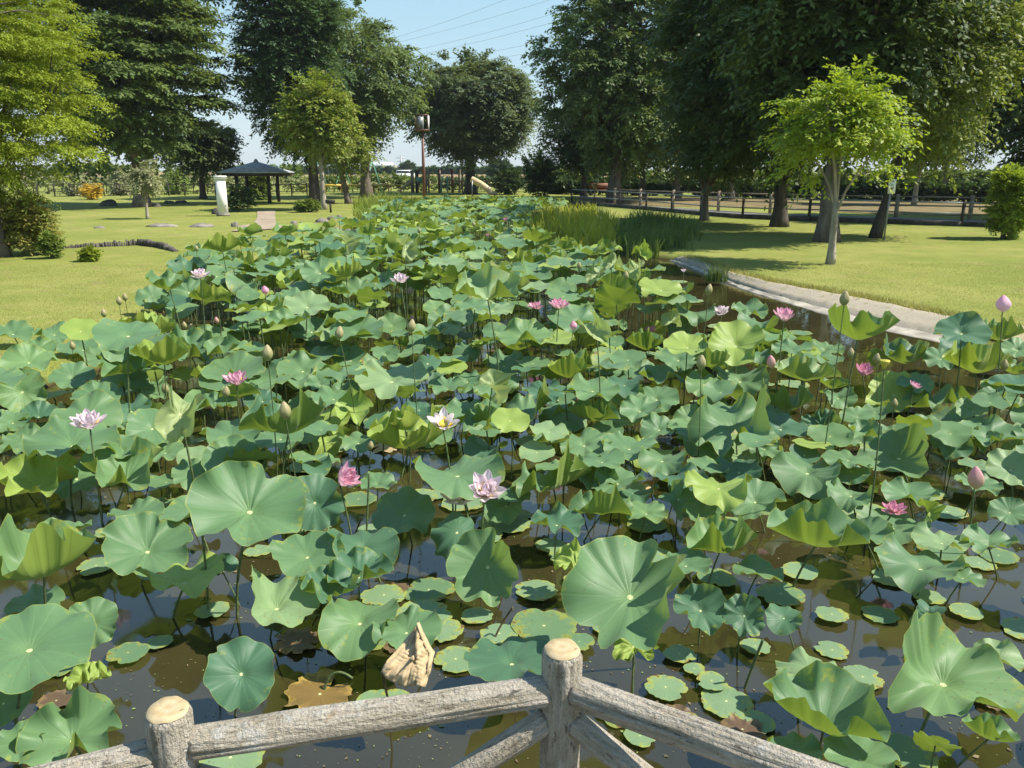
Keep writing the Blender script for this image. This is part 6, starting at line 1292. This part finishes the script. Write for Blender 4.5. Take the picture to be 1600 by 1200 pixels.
# everything smaller: one mass of leaves and stems
def mass(kind):
    Vs=[];Qs=[];Ts=[];Us=[];Ut=[];n=0
    for l in rest:
        if l['kind']!=kind: continue
        V,Q,T,uv=leaf_arrays(l['R'],l['seed'],nr=5,ns=22,**leaf_shape(l)); m=np.array(leaf_quat(l).to_matrix()); V=V@m.T+np.array(l['c'])
        Vs.append(V);Qs.append(Q+n);Ts.append(T+n);Us.append(uv[:Q.size]);Ut.append(uv[Q.size:]);n+=len(V)
    return Vs,Qs,Ts,Us,Ut,n
kinds=[B,Gn,Dp,Yl,Pl,Wn]; Vs=[];Qs=[];Ts=[];Us=[];Ut=[];mq=[];mt=[];n=0
for i,k in enumerate(kinds):
    a=mass(k); off=n
    for v,q,t_ in zip(a[0],a[1],a[2]): Vs.append(v);Qs.append(q+off);Ts.append(t_+off);mq.append(np.full(len(q),i));mt.append(np.full(len(t_),i))
    Us+=a[3];Ut+=a[4];n+=a[5]
if Vs:
    me=np_mesh('lotus_foliage',np.concatenate(Vs),np.concatenate(Qs),True,np.concatenate(Us+Ut),np.concatenate(Ts),np.concatenate(mq+mt))
    o=link('lotus_foliage',me,[M[k] for k in kinds]); tag(o,'mass of lotus leaves crowding the far half of the pond',None,None,'stuff')
    mb=MB()
    for l in rest:
        c=l['c']; mb.tube([(c.x,c.y,-.2),(c.x+.02,c.y,c.z*.5),(c.x,c.y,c.z-.02)],.007,4,False)
    o=mb.build('lotus_stem_foliage',M['stem'],None,True); tag(o,'stems under the far mass of lotus leaves',None,None,'stuff')
# ------------------------------------------------------------------ a label for every leaf
CN={B:'blue-green',Gn:'green',Yl:'yellow-green',Pl:'pale',Dp:'dark green',Wn:'spotted green','leaf_float':'pale green','young':'pale','leaf_brown':'brown','leaf_amber':'amber','leaf_dry':'tan'}
PN={'f':'','p':'','c':'cupped ','s':'saddle-shaped ','d':'drooping ','w':'wavy ','n':'front-folded ','b':'backward-tilted ','z':'floating ','l':'folded ','r':'folded ','k':'crumpled ','v':'narrow folded ','h':'notched ','H':'notched '}
used=set()
pend=[]
for l in ind+fl:
    if l['label']: l['o']['label']=l['label']; used.add(l['label'])
    else: pend.append(l)
SHORT=[]
marks=[(140,664,'pale pink flower at the left edge'),(370,598,'pink flower beside the greenish bud'),(313,432,'small pink flower near the left bank'),(625,439,'middle-distance pale pink flower'),(873,480,'right one of the paired pink flowers'),(837,481,'left one of the paired pink flowers'),(1016,516,'small deep pink low flower'),(1128,489,'whitish drooping flower'),(1225,499,'pink flower with one white petal'),(1348,584,'deep pink cup flower'),(692,664,'white flower with golden stamens'),(530,750,'pink flower turned sideways'),(757,767,'pink flower with yellow centre'),(1396,797,'faded dark pink flower'),(1525,746,'tall pointed pink bud'),(1568,474,'round pink bud at right'),(414,453,'round deep pink bud'),(1320,466,'tall green bud before the bank'),(418,551,'pale bud left of centre'),(445,641,'tan bud over the yellow rim'),(530,520,'pale middle-distance bud'),(643,509,'bud left of the scalloped leaf'),(282,645,'crumpled pale young leaf'),(772,605,'scroll-like rolled leaf'),(1382,569,'yellow seed pod'),(1096,566,'bud by the upright leaf'),(1205,565,'purplish bud'),(596,623,'bud on the bare stem'),(640,1030,'dried tan leaf'),(878,1015,'middle log post'),(262,1111,'left log post'),(186,470,'three buds against the lawn'),(299,512,'pair of buds at left'),(258,607,'slim tall bud at left'),(896,390,'iris patch'),(1020,395,'dark reeds'),(790,345,'tiny far pink flower'),(930,515,'pale folded leaf by the pink bud'),(1450,797,'curled yellow-green young leaf')]
for l in ind+fl:
    if l['label']:
        s=l['label'].split(' with ')[0].split(',')[0]; ws=s.split()
        if len(ws)<=8: marks.append((l['px'][0],l['px'][1],s))
allp=[(l['px'][0],l['px'][1],l) for l in ind+fl]
DIRS=[('just left of',lambda dx,dy:dx<-abs(dy)*1.3),('just right of',lambda dx,dy:dx>abs(dy)*1.3),('right behind',lambda dx,dy:dy<0 and -dy>abs(dx)*.8),('right in front of',lambda dx,dy:dy>0 and dy>abs(dx)*.8)]
for rank,lim in ((0,150),(1,190),(2,230)):
    for mx,my,s in marks:
        for dn,df in DIRS:
            near=sorted(((math.hypot(x-mx,(y-my)*1.4),id(l),l) for x,y,l in allp if 4<math.hypot(x-mx,y-my)<lim and df(x-mx,y-my)),key=lambda k:k[:2])
            if len(near)<=rank: continue
            l=near[rank][2]
            if 'label' in l['o'].keys(): continue
            what=('dead ' if 'dead' in l['o'].name else '')+('' if False else '')
            rk=['','second-nearest ','third-nearest '][rank]
            lb=f"{rk}{CN[l['kind']]} {PN[l['pose']]}{what}leaf {dn} the {s}"
            if len(lb.split())>16 or lb in used: continue
            used.add(lb); l['o']['label']=lb
cnt=0
for l in ind+fl:
    if 'label' in l['o'].keys(): continue
    px,py=l['px'][:2]; cnt+=1
    band='far' if py<400 else 'middle-distance' if py<520 else 'near'
    side='by the left bank' if px<350 else 'in the pond middle' if px<950 else 'toward the right bank'
    l['o']['label']=f"{CN[l['kind']]} {PN[l['pose']]}{band} leaf in the dense leaves {side}"
    l['o']['group']=l['o']['label'].replace(' leaf ',' leaves ')
print('zone labels',cnt,'of',len(ind)+len(fl))
# ------------------------------------------------------------------ summer haze round the whole place
m=MB(); m.box((0,1700,48.2),(6400,3900,100)); nt=NT('haze'); v=nt.n('ShaderNodeVolumePrincipled'); v.inputs['Color'].default_value=(.80,.88,.95,1); v.inputs['Density'].default_value=.00022; nt.t.links.new(v.outputs[0],nt.out.inputs['Volume'])
tag(m.build('haze',nt.m),'thin pale summer haze over the park',None,None,'stuff')
